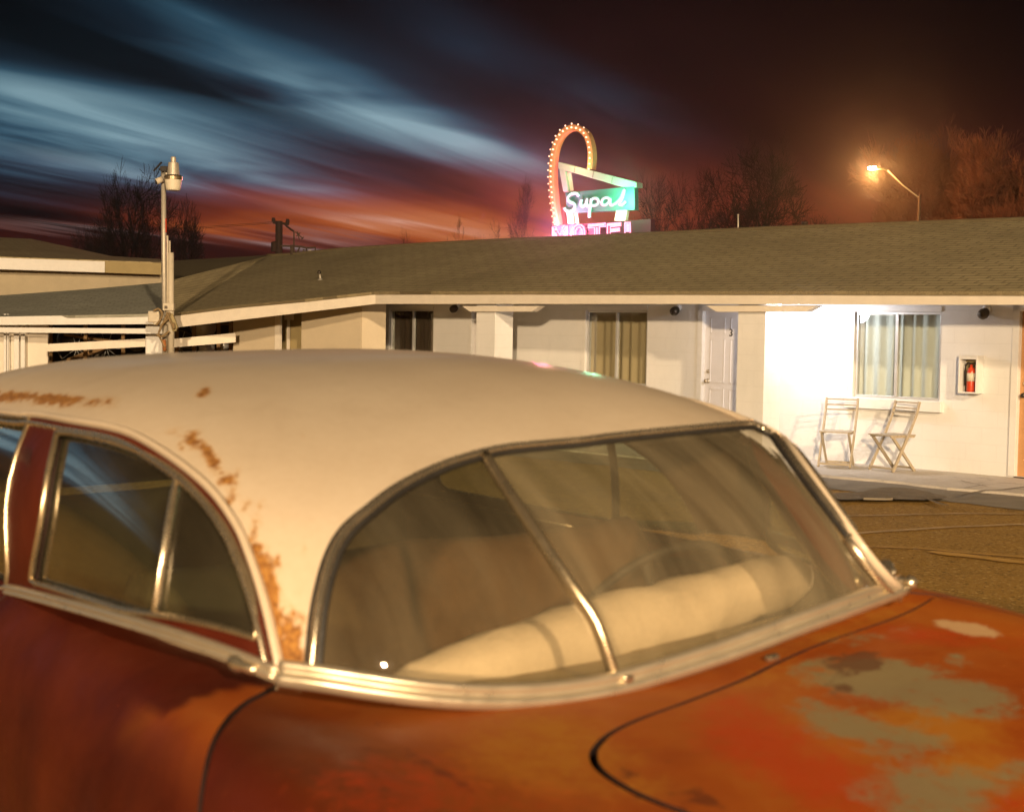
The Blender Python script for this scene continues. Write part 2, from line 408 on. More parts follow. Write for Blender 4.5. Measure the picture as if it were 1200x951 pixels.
# traces
WS_TOPN=[(366,786),(370,740),(376,700),(388,655),(406,622),(434,597),(470,570),(518,546),(566,531)]
WS_TOPF=[(566,531),(640,521),(720,512),(800,504),(870,498),(890,497)]
WS_SIDEF=[(890,497),(902,503),(935,547),(973,597),(1013,647),(1042,677),(1060,687)]
WS_BASE=[(366,786),(400,799),(467,812),(550,820),(633,817),(700,807),(741,797),(800,777),(850,759.5),(900,742),(950,725),(1000,707.5),(1060,687)]
DIV=[(569,534),(600,580),(650,655),(700,730),(742,796)]
DRIP=[(-6,484),(43,487),(83,494),(133,503),(167,516),(212,545),(250,578),(278,617),(293,650),(307,690),(318,730),(330,784)]
BELT=[(-8,684),(100,712),(200,741),(267,764),(330,789)]
wtn=pxs(SH,WS_TOPN); wtf=pxs(SH,WS_TOPF); wsf=pxs(SH,WS_SIDEF); wb=pxs(SH,WS_BASE); dv=pxs(SH,DIV)
dr=pxs(SH,DRIP); bl=pxs(SH,BELT)
d0=shell(*dr[0]); b0=shell(*bl[0])
print('drip start',d0,'drip end',shell(*dr[-1]),'belt start',b0,'N',shell(*wb[0]),'M',shell(*dv[-1]),'T',shell(*dv[0]),'FT',shell(*wtf[-1]),'F',shell(*wb[-1]))
for q in pxs(SH,DRIP,1): print('  drip',[round(c,3) for c in shell(*q)])
dback=[xz(-2.60,1.06),xz(-2.53,1.16),xz(-2.40,1.27),xz(-2.20,1.355),xz(-1.95,d0.z-.045),xz(-1.6,d0.z-.012)]
dback=smooth_poly([Vector((q.x,q.y,0)) for q in dback]+[Vector((dr[0].x,dr[0].y,0))],6)[:-1]; dback=[Vector((q.x,q.y)) for q in dback]
drip=dback+dr; 
bback=[xz(-2.60,1.06)]+[xz(x,b0.z+(1.06-b0.z)*(k+1)/6*0) for k,x in enumerate((-2.3,-2.0,-1.7,-1.4))]
belt=bback+bl
# roof panel
a1=math.atan2(drip[0].y,drip[0].x); rear=[]
for i in range(1,40):
    a=(-a1)+((2*PI+a1)-(-a1))*i/40; rear.append(Vector((1.04*math.cos(a),1.04*math.sin(a))))
# on the far side the gutter runs close along the edge of the glass
kf=min(range(len(drip)),key=lambda i:(Vector((drip[i].x,-drip[i].y))-wtf[-1]).length)
fdrip=mir(drip[:kf-4])+[q+(q-Vector((.45,.0))).normalized()*.012 for q in wsf[2:]]   # far gutter, rear to base
loop=drip+wtn+wtf[1:]+wsf[1:]+fdrip[::-1]+rear
rw=[Vector((-.69+.13*sgnpow(math.cos(2*PI*i/32),.5),.34*sgnpow(math.sin(2*PI*i/32),.5))) for i in range(32)]
roof=panel('roof',shell,shn,loop,.0125,M['cream'],car,holes=[rw])
RUST=[(50,466,60,5,3,.75),(10,466,30,5,0,.6),(238,460,9,6,-30,.5),(128,470,12,5,0,.3),(205,505,14,5,10,.4),(228,515,16,10,40,.62),(243,528,16,7,55,.6),(251,541,8,9,0,.6),(190,507,8,4,0,.35),
 (264,562,5,8,70,.55),(285,588,9,6,10,.32),(270,580,5,22,20,.4),(296,628,5,30,15,.45),(318,700,7,45,-5,.75),(322,745,9,35,0,.85),(335,762,14,16,0,.8),(325,658,5,7,10,.5),(356,640,4,9,20,.5),(306,665,7,35,-8,.65),(348,770,14,10,0,.6),(322,668,4,12,0,.4),(380,700,3,20,5,.2)]
RUST=[(a,b,c*1.1,d*1.1,e,min(1,f+.08)) for a,b,c,d,e,f in RUST]+[(random.uniform(200,360),random.uniform(500,770),3,3,0,.5) for _ in range(14)]+[(335,735,22,30,0,.55),(60,470,70,6,3,.5)]
vsw=[toworld(v.co) for v in roof.data.vertices]
set_attr(roof,'rust',stain(vsw,RUST))
hl=panel('headliner',shell,shn,inset(loop,.012),.04,M['headliner'],car,holes=[inset(rw,-.01)],off=-.028)
# gutter / chrome strip above the doors
for sgn in (1,-1):
    d=drip if sgn>0 else fdrip
    P,N=lift(shell,d,shn,.004); sweep('drip_rail',P,N,half(.015,.011),M['cream'],car)
    d2=inset(d+[Vector((0,0))],0)[:-1]
    # inner bright strip, shifted towards the window
    Pc=[]
    for i,q in enumerate(P):
        tt=(P[min(i+1,len(P)-1)]-P[max(i-1,0)]).normalized(); s=tt.cross(N[i]).normalized(); 
        if s.z>0: s=-s
        Pc.append(q+s*.024-N[i]*.004)
    sweep('door_trim',Pc,N,half(.011,.009),M['chrome'],car)
# windshield
pn=wtn+dv[1:]+[q for q in wb if q.x<0 or True][::-1]
iM=min(range(len(wb)),key=lambda i:(wb[i]-dv[-1]).length)
near_loop=wtn+dv[1:-1]+wb[:iM+1][::-1][:-1]
far_loop=wtf+wsf[1:]+wb[iM:][::-1][1:]+dv[::-1][1:-1]
for lp,gm in ((near_loop,'glass'),(far_loop,'glass2')): panel('windshield_pane',shell,shn,lp,.02,M[gm],car,off=-.006)
P,N=lift(shell,wtn+wtf[1:]+wsf[1:],shn,.0); sweep('windshield_seal',P,N,half(.030,.003),M['rubber'],car); sweep('windshield_trim',P,N,half(.015,.011),M['chrome'],car)
P,N=lift(shell,dv,shn,.0); sweep('windshield_divider',P,N,half(.020,.012),M['brass_chrome'],car)
P,N=lift(shell,pxs(SH,[(331,789),(348,791)],4)+wb[2:],shn,.006); N=[(n+Vector((.25,0,.6))).normalized() for n in N]; P=[p+n*.008 for p,n in zip(P,N)]
for _ in range(60): P=[P[0]]+[(P[i-1]+P[i]*2+P[i+1])/4 for i in range(1,len(P)-1)]+[P[-1]]; N=[N[0]]+[((N[i-1]+N[i]*2+N[i+1])/4).normalized() for i in range(1,len(N)-1)]+[N[-1]]
sweep('windshield_base_trim',P,N,ridged(.044,.014,2),M['paletrim'],car)
cl=MB(); j=shell(*wb[iM]); cl.box(j+Vector((.012,0,.0)),(.03,.022,.036),CROT.transposed()@CROT); 
cl.build('trim_clip',M['chrome'],car,world=False,bevel=.004)
kb=MB(); kb.lathe(shell(*wb[-1])+Vector((.01,.02,0)),[(.0,0),(.014,.004),(.016,.014),(.01,.024),(0,.027)],12,Vector((.4,.4,.8))); kb.build('trim_knob',M['chrome'],car,world=False,smooth=True)
# rear window
P,N=lift(shell,rw,shn,.0); sweep('rear_window_trim',P,N,half(.025,.012),M['chrome'],car,closed=True)
panel('rear_window',shell,shn,rw,.03,M['sideglass'],car,off=-.008)
# side windows and door frames
WIN=[(73,507),(117,514),(160,528),(203,552),(233,579),(263,616),(283,656),(296,692),(301,740),(290,744),(233,729),(177,719),(133,711),(60,688),(41,682),(38,668),(50,600),(62,530),(66,512)]
def cornered(pts,n=4): return [SH.px(a,b) for a,b in pts]
win=[Vector((q.x,q.y)) for q in smooth_poly([Vector((*SH.px(a,b),0)) for a,b in WIN],4,True)]
VENT=[(207,555),(200,590),(190,650),(180,718)]
vd=pxs(SH,VENT,5)
SEAM=[(44,491),(36,540),(24,600),(14,650),(7,686)]; sm_=pxs(SH,SEAM,3)
iS=min(range(len(drip)),key=lambda i:(drip[i]-sm_[0]).length); iB=min(range(len(belt)),key=lambda i:(belt[i]-sm_[-1]).length)
front_frame=drip[iS:]+belt[iB:][::-1]+sm_[::-1][1:-1]
rear_frame=drip[:iS+1]+sm_[1:-1]+belt[:iB+1][::-1]
w1=shell(*SH.px(20,503)); w2=shell(*SH.px(-12,672))
RW=[xz(w1.x,w1.z),xz(w1.x-.3,w1.z),xz(-1.85,w1.z-.02),xz(-2.08,w1.z-.07),xz(-2.22,1.27),xz(-2.26,1.19),xz(-2.2,w2.z),xz(w2.x-.5,w2.z),xz(w2.x,w2.z),xz((w1.x+w2.x)/2,(w1.z+w2.z)/2)]
rwin=[Vector((q.x,q.y)) for q in smooth_poly([Vector((q.x,q.y,0)) for q in RW],4,True)]
# far side, stored mirrored so that mm() puts it in place
def loopxz(L): 
    L=[xz(*q) for q in L]; return [Vector((q.x,q.y)) for q in smooth_poly([Vector((q.x,q.y,0)) for q in L],4,True)]
fwin=loopxz([(-.07,1.15),(-.10,1.22),(-.19,1.31),(-.30,1.36),(-.42,1.375),(-.47,1.35),(-.46,1.18),(-.45,1.125),(-.3,1.12),(-.11,1.12)])
frwin=loopxz([(-.79,1.11),(-.80,1.15),(-.86,1.21),(-.96,1.27),(-1.09,1.315),(-1.25,1.36),(-1.5,1.38),(-1.9,1.37),(-2.1,1.30),(-2.16,1.2),(-2.15,1.10),(-1.7,1.09),(-1.2,1.095)])
mf=mir(fdrip); sx=[xz(-.62,1.44-.34*k/6) for k in range(7)]
jS=min(range(len(mf)),key=lambda i:(mf[i]-sx[0]).length); jB=min(range(len(belt)),key=lambda i:(belt[i]-sx[-1]).length)
ffront=mf[jS:]+belt[jB:][::-1]+sx[::-1][1:-1]; frear=mf[:jS+1]+sx[1:-1]+belt[:jB+1][::-1]
# doors: lower panels on the body surface
SEAMB=[(334,798),(310,812),(286,825),(264,847),(248,876),(238,920),(234,955),(232,1010)]
BBELT=[(-8,686),(100,711),(200,742),(267,766),(334,796)]
bb=pxs(BD,BBELT,5); sb=pxs(BD,SEAMB,5)
xsill=body(*sb[-1]).x
x_r=body(*bb[0]).x
sb=sb+[Vector((xsill-.0,-.78)),Vector((xsill,-.97))]
print('belt on body',[[round(c,2) for c in body(*q)] for q in (bb[0],bb[-1])],'seam',[[round(c,2) for c in body(*q)] for q in sb[::6]])
v_b=bb[0].y
xs_=body(*BD.px(7,696)).x
bb=[q for q in bb if q.x>xs_]
doorL=[Vector((xs_,bb[0].y))]+bb+sb[1:]+[Vector((xs_,-.97))]
rdoorL=[Vector((-2.05,v_b)),Vector((xs_,bb[0].y)),Vector((xs_,-.97)),Vector((-1.75,-.97)),Vector((-1.95,-.85)),Vector((-2.15,-.72))]
def side_attr(o):  # mask for the shade painted on the flanks
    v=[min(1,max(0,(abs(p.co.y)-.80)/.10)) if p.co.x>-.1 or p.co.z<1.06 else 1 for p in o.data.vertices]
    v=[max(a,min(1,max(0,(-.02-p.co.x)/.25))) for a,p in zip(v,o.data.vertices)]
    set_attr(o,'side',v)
for sgn in (1,-1):
    mm=(lambda q:q) if sgn>0 else mir
    farside=sgn<0; sf=shellF if farside else shell
    for kind in ('front','rear'):
        lower=doorL if kind=='front' else rdoorL; fr=front_frame if kind=='front' else rear_frame; w=win if kind=='front' else rwin
        if farside: fr,w=(ffront,fwin) if kind=='front' else (frear,frwin)
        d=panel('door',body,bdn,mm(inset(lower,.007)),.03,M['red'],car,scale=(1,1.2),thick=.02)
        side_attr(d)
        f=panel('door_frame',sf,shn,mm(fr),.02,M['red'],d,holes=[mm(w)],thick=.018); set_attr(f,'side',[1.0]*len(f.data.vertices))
        panel('frame_lining',sf,shn,mm(fr),.04,M['headliner'],d,holes=[mm(w)],off=-.024)
        P,N=lift(sf,mm(w),shn,.001); sweep('window_frame',P,N,half(.011,.007),M['brass_chrome'],d,closed=True)
        if farside and kind=='rear':
            P,N=lift(shell,mm([xz(-1.16,1.33-.24*k/6) for k in range(7)]),shn,-.004); sweep('window_divider',P,N,half(.022,.012),M['rubber'],d)
        if kind=='front' and farside:
            panel('window_pane',sf,shn,mm(w),.03,M['sideglass'],d,off=-.012)
        elif kind=='front':
            P,N=lift(shell,mm(vd),shn,-.004); sweep('vent_divider',P,N,half(.011,.009),M['chrome'],d)
            # glass: main pane and vent pane, cut at the divider
            top=min(range(len(w)),key=lambda i:(w[i]-vd[0]).length); bot=min(range(len(w)),key=lambda i:(w[i]-vd[-1]).length)
            a,b=sorted((top,bot)); seg=w[a:b+1]; vent=seg+(vd[::-1][1:-1] if bot>top else vd[1:-1]); main=w[b:]+w[:a+1]+(vd[1:-1] if bot>top else vd[::-1][1:-1])
            panel('window_pane',shell,shn,mm(main),.03,M['sideglass'],d,off=-.012)
            panel('vent_pane',shell,shn,mm(vent),.03,M['sideglass'],d,off=-.010)
            # inner door panel
            lo=[Vector((-1.1,-.66)),Vector((-.15,-.66)),Vector((-.1,-.9)),Vector((-1.1,-.9))]
            P,N=lift(shell,[q for q in mm(belt[iB:])],shn,-.06)
            ip=MB(); n_=len(P)
            vs_=[p+Vector((0,0,.0)) for p in P]+[Vector((p.x,p.y*1.0,.55)) for p in P]
            ip.add(vs_,[(i,i+1,n_+i+1,n_+i) for i in range(n_-1)]); ip.build('inner_panel',M['doorpanel'],d,world=False)
            # handle
            hp=body(*BD.px(215,800)) if False else None
        else:
            panel('window_pane',sf,shn,mm(w),.03,M['sideglass'],d,off=-.012)
    P,N=lift(sf,mm(belt),shn,.006); sweep('belt_trim',P,N,ridged(.025,.011,2),M['paletrim'],car)
# belt ornament at the A pillar
def orn(sg):
    p=shell(*SH.px(290,778)); n=shn(*SH.px(290,778)); t=(shell(*bl[-1])-shell(*bl[-8])).normalized()
    if sg<0: p=Vector((p.x,-p.y,p.z)); n=Vector((n.x,-n.y,n.z)); t=Vector((t.x,-t.y,t.z))
    m=MB(); m.lathe(p+n*.012-t*.028,[(0,0),(.009,.002),(.0145,.012),(.0145,.022),(.010,.034),(.009,.052),(.004,.060),(0,.061)],16,t); m.build('door_ornament',M['chrome'],car,world=False,smooth=True)
orn(1); orn(-1)
# hood and front body
HOODN=[(1097,698),(1050,722),(967,751),(910,775),(867,796),(800,822),(745,842),(712,858),(696,872),(690,885),(698,902),(730,924),(767,941),(800,954),(850,978),(900,1004)]
hn=pxs(BD,HOODN,4)
print('hood pts',[[round(c,2) for c in body(*q)] for q in hn[::8]])
hf=[BD.px(1200,722)]; hv=hf[0]
print('hood far',body(*hv))
hood=hn+[Vector((1.75,hn[-1].y-.0)),Vector((1.85,0)),Vector((1.75,.30))]+[Vector((1.2,.315)),hv]
bbase=pxs(BD,[(334,797),(372,800),(467,818),(550,828),(633,824),(741,800),(800,782),(900,748),(1000,713),(1066,690)],4)
frontL=sb[::-1]+bbase[1:]+mir(sb)[1:]+[Vector((1.85,.97)),Vector((1.85,-.97))]
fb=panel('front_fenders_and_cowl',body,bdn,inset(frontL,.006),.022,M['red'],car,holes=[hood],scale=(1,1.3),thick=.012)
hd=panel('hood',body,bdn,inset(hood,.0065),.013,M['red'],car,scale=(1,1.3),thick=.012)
under=MB()
def underpart(x0,x1,v0,v1,off):
    m=MB(); nx,nv=24,40; vs=[body(x0+(x1-x0)*i/nx,v0+(v1-v0)*k/nv) for i in range(nx+1) for k in range(nv+1)]
    ns=[bdn(x0+(x1-x0)*i/nx,v0+(v1-v0)*k/nv) for i in range(nx+1) for k in range(nv+1)]
    m.add([p+n*off for p,n in zip(vs,ns)],[(i*(nv+1)+k,(i+1)*(nv+1)+k,(i+1)*(nv+1)+k+1,i*(nv+1)+k+1) for i in range(nx) for k in range(nv)]); return m
underpart(.22,1.8,-.95,.95,-.03).build('seam_backing',M['seam'],car,world=False,smooth=True)  # dark sheet added under the panels to blacken the seam gaps
underpart(-1.6,.22,-.95,-.52,-.035).build('seam_backing',M['seam'],car,world=False,smooth=True)
underpart(-1.6,.22,.95,.52,-.035).build('seam_backing',M['seam'],car,world=False,smooth=True)
def paint(o,body_side=True):
    W=[toworld(v.co) for v in o.data.vertices]
    set_attr(o,'primer',stain(W,[(1040,800,105,30,8,.8),(1130,818,80,26,10,.75),(960,835,34,20,30,.65),(1000,852,75,20,15,.7),(1055,872,75,24,10,.7),(945,782,32,13,-15,.55),(1010,748,70,10,-12,.5),(1090,930,90,38,0,.78),(1190,830,30,12,5,.55),(1180,905,40,14,-30,.5),(1120,775,20,8,0,.4)]+[(random.uniform(900,1210),random.uniform(760,951),random.uniform(4,16),random.uniform(2,7),random.uniform(-40,40),random.uniform(.3,.6)) for _ in range(30)]))
    set_attr(o,'dark',stain(W,[(825,935,35,20,10,.5),(832,912,14,5,10,.5),(735,905,16,10,10,.45),(770,880,20,5,20,.45),(765,858,6,12,-10,.4),(790,840,5,10,-40,.4),(838,837,14,5,10,.4),(500,895,70,8,28,.5),(440,880,50,6,20,.4),(545,920,25,12,30,.45),(1000,775,40,18,-10,.6),(980,812,30,16,0,.5),(870,905,10,5,0,.4),(380,830,30,6,10,.35),(895,865,12,8,0,.4)]+[(random.uniform(750,900),random.uniform(860,951),4,3,random.uniform(0,90),.6) for _ in range(30)]+[(random.uniform(330,1200),random.uniform(790,951),random.uniform(2,5),random.uniform(1,3),random.uniform(0,90),random.uniform(.35,.6)) for _ in range(45)]))
    set_attr(o,'fresh',stain(W,[(890,870,80,40,20,.8),(960,910,90,40,15,.75),(850,830,50,18,-15,.6),(1010,930,60,30,0,.7),(1100,745,110,12,5,.6),(600,930,140,30,10,.3),(470,930,120,50,0,.5),(1080,900,50,12,20,.5),(1190,945,40,20,0,.7)]))
    set_attr(o,'ochre',stain(W,[(1100,850,90,25,8,.8),(1000,790,90,20,0,.6),(1130,900,60,25,0,.7),(640,880,110,50,0,.6),(900,790,60,14,-20,.5),(1000,735,120,10,-20,.5),(740,920,80,20,0,.4)]))
    set_attr(o,'pale',stain(W,[(1140,737,32,7,10,.9),(1105,730,12,5,0,.6)]))
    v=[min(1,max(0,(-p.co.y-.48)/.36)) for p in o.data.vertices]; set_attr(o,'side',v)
paint(fb); paint(hd)
nz=MB(); q=BD.px(905,774); nz.box(body(*q)+bdn(*q)*.006,(.014,.03,.012),Matrix.Rotation(R(10),3,'Z')); nz.build('washer_nozzle',M['chrome'],car,world=False,bevel=.004)
# rear quarters, trunk
ql=[Vector((-2.05,v_b)),Vector((-2.65,-.36)),Vector((-2.75,-.30)),Vector((-2.78,0)),Vector((-2.75,.30)),Vector((-2.65,.36)),Vector((-2.05,-v_b)),Vector((-2.15,.72)),Vector((-1.95,.85)),Vector((-1.75,.97)),Vector((-3.45,.97)),Vector((-3.45,-.97)),Vector((-1.75,-.97)),Vector((-1.95,-.85)),Vector((-2.15,-.72))]
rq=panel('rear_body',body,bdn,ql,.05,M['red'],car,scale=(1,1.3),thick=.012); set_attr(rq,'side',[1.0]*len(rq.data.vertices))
for xx,s in ((1.85,1),(-3.45,-1)):
    n_=60; P=[body(xx,-.97+1.94*i/n_) for i in range(n_+1)]; m=MB(); c=Vector((xx+s*.16,0,.62)); 
    Q=[p.lerp(c,.45)+Vector((s*.10,0,0)) for p in P]; m.add(P+Q+[c],[(i,i+1,n_+2+i,n_+1+i) for i in range(n_)]+[(n_+1+i,n_+2+i,2*n_+2) for i in range(n_)])
    o=m.build('grille_panel' if s>0 else 'rear_panel',M['red'],car,world=False,smooth=True); set_attr(o,'side',[1.0]*len(o.data.vertices))
    b=MB(); b.tube([Vector((xx+s*(.28-.12*abs(y)**2),y,.48)) for y in [k/8 for k in range(-7,8)]],.055,10); b.build('bumper',M['chrome'],car,world=False,smooth=True)
# interior
sd=MB(); sd.box((-1.3,0,.36),(2.9,1.6,.04)); sd.build('floor_pan',M['carfloor'],car,world=False)
fw=MB(); fw.box((.16,0,.68),(.03,1.4,.66)); fw.build('firewall',M['carfloor'],car,world=False)
def bench(x,zt,name):
    m=MB(); prof=[(-.10,.45),(.10,.45),(.06,.8),(.02,zt-.05),(-.02,zt-.01),(-.06,zt),(-.11,zt-.02),(-.14,zt-.08),(-.16,.7)]
    ys=[-.66,-.64,-.5,-.25,0,.25,.5,.64,.66]
    vs_=[];
    for y in ys:
        k=.93 if abs(y)>.65 else 1; 
        for a,b in prof: vs_.append((x+a*k,y,.45+(b-.45)*k+.01*math.cos(y*9)))
    n_=len(prof); m.add(vs_,[(i*n_+j_,(i+1)*n_+j_,(i+1)*n_+(j_+1)%n_,i*n_+(j_+1)%n_) for i in range(len(ys)-1) for j_ in range(n_)]+[tuple(range(n_)),tuple(n_*(len(ys)-1)+k for k in range(n_))])
    o=m.build(name,M['seat'],car,world=False,smooth=True); c=MB(); c.box((x+.36,0,.52),(.56,1.3,.22)); c.build('seat_cushion',M['seat'],o,world=False,bevel=.05)
    return o
bench(-.82,1.15,'front_seat'); bench(-2.15,1.16,'rear_seat')
# dashboard with a padded cream cover
ys=[k/20 for k in range(-12,13)]
dm=MB(); dv_=[(y,(.05-.10*abs(y)**2.2)) for y in ys]
prof=[(.10,1.0),(.04,1.035),(-.12,1.03),(-.20,1.0),(-.22,.95),(-.20,.78),(-.10,.72)]
vs_=[]; 
for y,xo in dv_:
    for a,b in prof: vs_.append((xo+a-.06,y,b+.03*abs(y)))
n_=len(prof); dm.add(vs_,[(i*n_+k,(i+1)*n_+k,(i+1)*n_+k+1,i*n_+k+1) for i in range(len(ys)-1) for k in range(n_-1)]); dash=dm.build('dashboard',M['dashpaint'],car,world=False,smooth=True)
cv=MB(); pts=[];rs=[]
for i in range(31):
    y=-.48+1.19*i/30; e=min(1,(y+.48)/.25+.05,(.71-y)/.14+.08); k=(y+.48)/1.15; pts.append(Vector((-.12-.17*k**1.3,y,1.030+.060*k))); rs.append((.068+.004*math.sin(y*9+1))*math.sqrt(max(.03,e)))
cv.tube(pts,rs,20); cv.v=[(a+.010*mnoise.noise(Vector((a*9,b*9,c*9)))+.008*mnoise.noise(Vector((a*30,b*30,c*30))),b,c+.010*mnoise.noise(Vector((a*8+5,b*8,c*8)))+.008*mnoise.noise(Vector((a*35,b*35,c*25)))) for a,b,c in cv.v]; o=cv.build('dash_cover',M['dashcover'],dash,world=False,smooth=True)
# steering wheel on the far side
sw=MB(); c=Vector((-.42,.36,1.02)); ax=Vector((-.8,0,.6)).normalized(); u=Vector((0,1,0)); w=ax.cross(u)
sw.tube([c+(u*math.cos(2*PI*k/40)+w*math.sin(2*PI*k/40))*.21 for k in range(40)],.011,8,closed=True)
for a in (0,2.1,4.2): sw.tube([c-ax*.04,c+(u*math.cos(a)+w*math.sin(a))*.21],.009,6)
swo=sw.build('steering_wheel',M['rubber'],car,world=False,smooth=True)
col_=MB(); col_.tube([c-ax*.03,c-ax*.45],.022,8); col_.build('steering_column',M['rubber'],car,world=False,smooth=True)
# wheels resting on the ground
for x in (.95,-2.05+.0):
    for y in (-.76,.76):
        wz=-(CROT@Vector((x,y,0))).z+.34
        m=MB(); pr=[(.20,-.08),(.31,-.09),(.335,-.07),(.34,-.04),(.34,.04),(.335,.07),(.31,.09),(.20,.08)]
        m.lathe((x,y,wz),pr,32,Vector((0,1,0))); wo=m.build('wheel',M['tyre'],car,world=False,smooth=True)
        h=MB(); h.lathe((x,y+math.copysign(.085,y),wz),[(.0,-.02),(.2,-.01),(.2,0),(.1,.012),(0,.02)],24,Vector((0,1,0))); h.build('rim',M['brass_chrome'],wo,world=False,smooth=True)
# ------------------------------------------------------------------ motel: facade frame, s to the right along the wall, n outwards
MO=Vector((5.86,17.48,0)); MS=Vector((.686,-.728,0)).normalized(); MN=Vector((-.728,-.686,0)).normalized(); UP=Vector((0,0,1))
def mp(s,n,z): return MO+MS*s+MN*n+UP*z
def ms(px,n=0.0,py=450):      # s of the vertical through a photo column at offset n
    o,d=ray(px,py); p0=mp(0,n,0); N=MN
    q=o+d*((p0-o).dot(N)/d.dot(N)); return (q-MO).dot(MS)
MR=Matrix((MS,MN,UP)).transposed()       # local -> world axes
def mbox(m,s0,s1,n0,n1,z0,z1,mi=0):
    c=mp((s0+s1)/2,(n0+n1)/2,(z0+z1)/2); return m.box(c,(s1-s0,n1-n0,z1-z0),MR.to_4x4(),mi)
motel=empty('motel_building',mp(0,0,0),label='long low white block motel with brown shingle roof behind the parked car',cat='building')
def blockmat(name,c1,c2,bs=.5,paint=0):
    """painted concrete block, running bond; uses the wall's own 'uv' (metres)"""
    t=NT(name); u=t.new('ShaderNodeUVMap'); mp_=t.new('ShaderNodeMapping'); t.l(u.outputs[0],mp_.inputs[0]); v=mp_.outputs[0]
    b=t.new('ShaderNodeTexBrick'); t.l(v,b.inputs['Vector']); b.inputs['Scale'].default_value=1; b.inputs['Brick Width'].default_value=.406; b.inputs['Row Height'].default_value=.203
    b.inputs['Mortar Size'].default_value=.004; b.inputs['Mortar Smooth'].default_value=.6; b.inputs['Color1'].default_value=(1,1,1,1); b.inputs['Color2'].default_value=(.93,.93,.93,1); b.inputs['Mortar'].default_value=(0,0,0,1); b.offset=.5
    oc=t.coord(); n1=t.noise(oc,1.3,5,.6); n2=t.noise(oc,40,6,.7)
    base=t.mix(t.range(n1,.3,.7),c1,c2); base=t.mix(t.math('MULTIPLY',b.outputs['Fac'],.2),base,tuple(x*.6 for x in c1)); base=t.mix(t.range(t.noise(t.coord(scale=(1,1,.35)),1.7,7,.75,.6),.55,.72,0,.3),base,tuple(x*.72 for x in c1)); base=t.mix(t.range(n2,.55,.8,0,.2),base,tuple(x*.7 for x in c1))
    h=t.math('ADD',t.math('MULTIPLY',b.outputs['Fac'],-1),t.math('MULTIPLY',n2,.5)); t.bsdf(base,.6,0,h,bs,.006,.35); return t.m
M['block']=blockmat('white_painted_block',(.68,.68,.66),(.76,.75,.73),.3)
def uvq(o,fn):
    uv=o.data.uv_layers.new(name='uv')
    for l in o.data.loops:
        w=o.data.vertices[l.vertex_index].co; uv.data[l.index].uv=fn(w)
def wall(name,holes,s0,s1,z0,z1,th,mat,parent):
    """wall in the facade plane with real openings (s0,s1,z0,z1), thickness th going inwards"""
    xs=sorted({s0,s1}|{h[0] for h in holes}|{h[1] for h in holes}); zs=sorted({z0,z1}|{h[2] for h in holes}|{h[3] for h in holes})
    m=MB()
    def solid(a,b,c,d): 
        x,z=(a+b)/2,(c+d)/2; return not any(h[0]<x<h[1] and h[2]<z<h[3] for h in holes)
    for i in range(len(xs)-1):
        for k in range(len(zs)-1):
            a,b,c,d=xs[i],xs[i+1],zs[k],zs[k+1]
            if not solid(a,b,c,d): continue
            m.add([mp(a,0,c),mp(b,0,c),mp(b,0,d),mp(a,0,d)],[(0,1,2,3)])
    for h in holes:
        a,b,c,d=h
        for p in ((a,c,a,d),(b,c,b,d),(a,c,b,c),(a,d,b,d)): m.add([mp(p[0],0,p[1]),mp(p[2],0,p[3]),mp(p[2],-th,p[3]),mp(p[0],-th,p[1])],[(0,1,2,3)])
    m.add([mp(s1,0,z0),mp(s1,-6,z0),mp(s1,-6,z1),mp(s1,0,z1)],[(0,1,2,3)]); m.add([mp(s0,0,z0),mp(s0,-6,z0),mp(s0,-6,z1),mp(s0,0,z1)],[(0,1,2,3)]); m.add([mp(s0,-6,z0),mp(s1,-6,z0),mp(s1,-6,z1),mp(s0,-6,z1)],[(0,1,2,3)])
    o=m.build(name,mat,parent)
    uvq(o,lambda w:(w.x+(w.y if abs(w.y)>1e-6 and False else 0)-w.y,w.z)); return o
motel.rotation_euler=(0,0,math.atan2(MS.y,MS.x)); 
WIN3=(-2.04,-.787,.90,2.01); WIN2=(-6.90,-5.64,.90,2.03); WIN1=(-11.78,-10.56,.90,2.05)
DOOR3=(-4.62,-3.72,.05,2.06); DOOR4=(.21,1.11,.05,2.06); DOOR1=(-9.6,-8.72,.05,2.06)
wl=wall('wall',[WIN3,WIN2,WIN1,DOOR3,DOOR4,DOOR1],-12.3,5.5,0,2.45,.2,M['block'],motel)
M['wtrim']=simple('white_gloss_trim',(.72,.71,.68),.45,0,.08,14,.1)
M['alu']=simple('window_aluminium',(.66,.66,.64),.35,.5,.1,20,.08)
M['fascia']=simple('cream_painted_fascia',(.72,.66,.56),.5,0,.10,5,.15)
M['door_white']=simple('white_door_paint',(.72,.70,.70),.4,0,.05,7,.05)
M['door_orange']=simple('orange_brown_door_wood',(.50,.27,.12),.5,0,.15,5,.1)
M['bronze']=simple('dark_bronze',(.07,.055,.04),.4,.6,.3,20)
M['chairwood']=simple('weathered_chair_wood',(.38,.32,.23),.6,0,.2,25,.2)
def curtain_mat(name,c):
    t=NT(name); v=t.coord(); n=t.noise(v,60,3); b=t.bsdf(t.mix(t.range(n,.3,.7),c,tuple(x*.9 for x in c)),.85); return t.m
M['curtain']=curtain_mat('pale_curtain',(.86,.89,.86)); M['curtain_tan']=curtain_mat('tan_curtain',(.62,.49,.31)); M['blackout']=curtain_mat('dark_brown_curtain',(.05,.026,.014))
M['winglass']=glass('motel_window_glass',.03,(.9,.92,.9),1.1,(1,1,1))
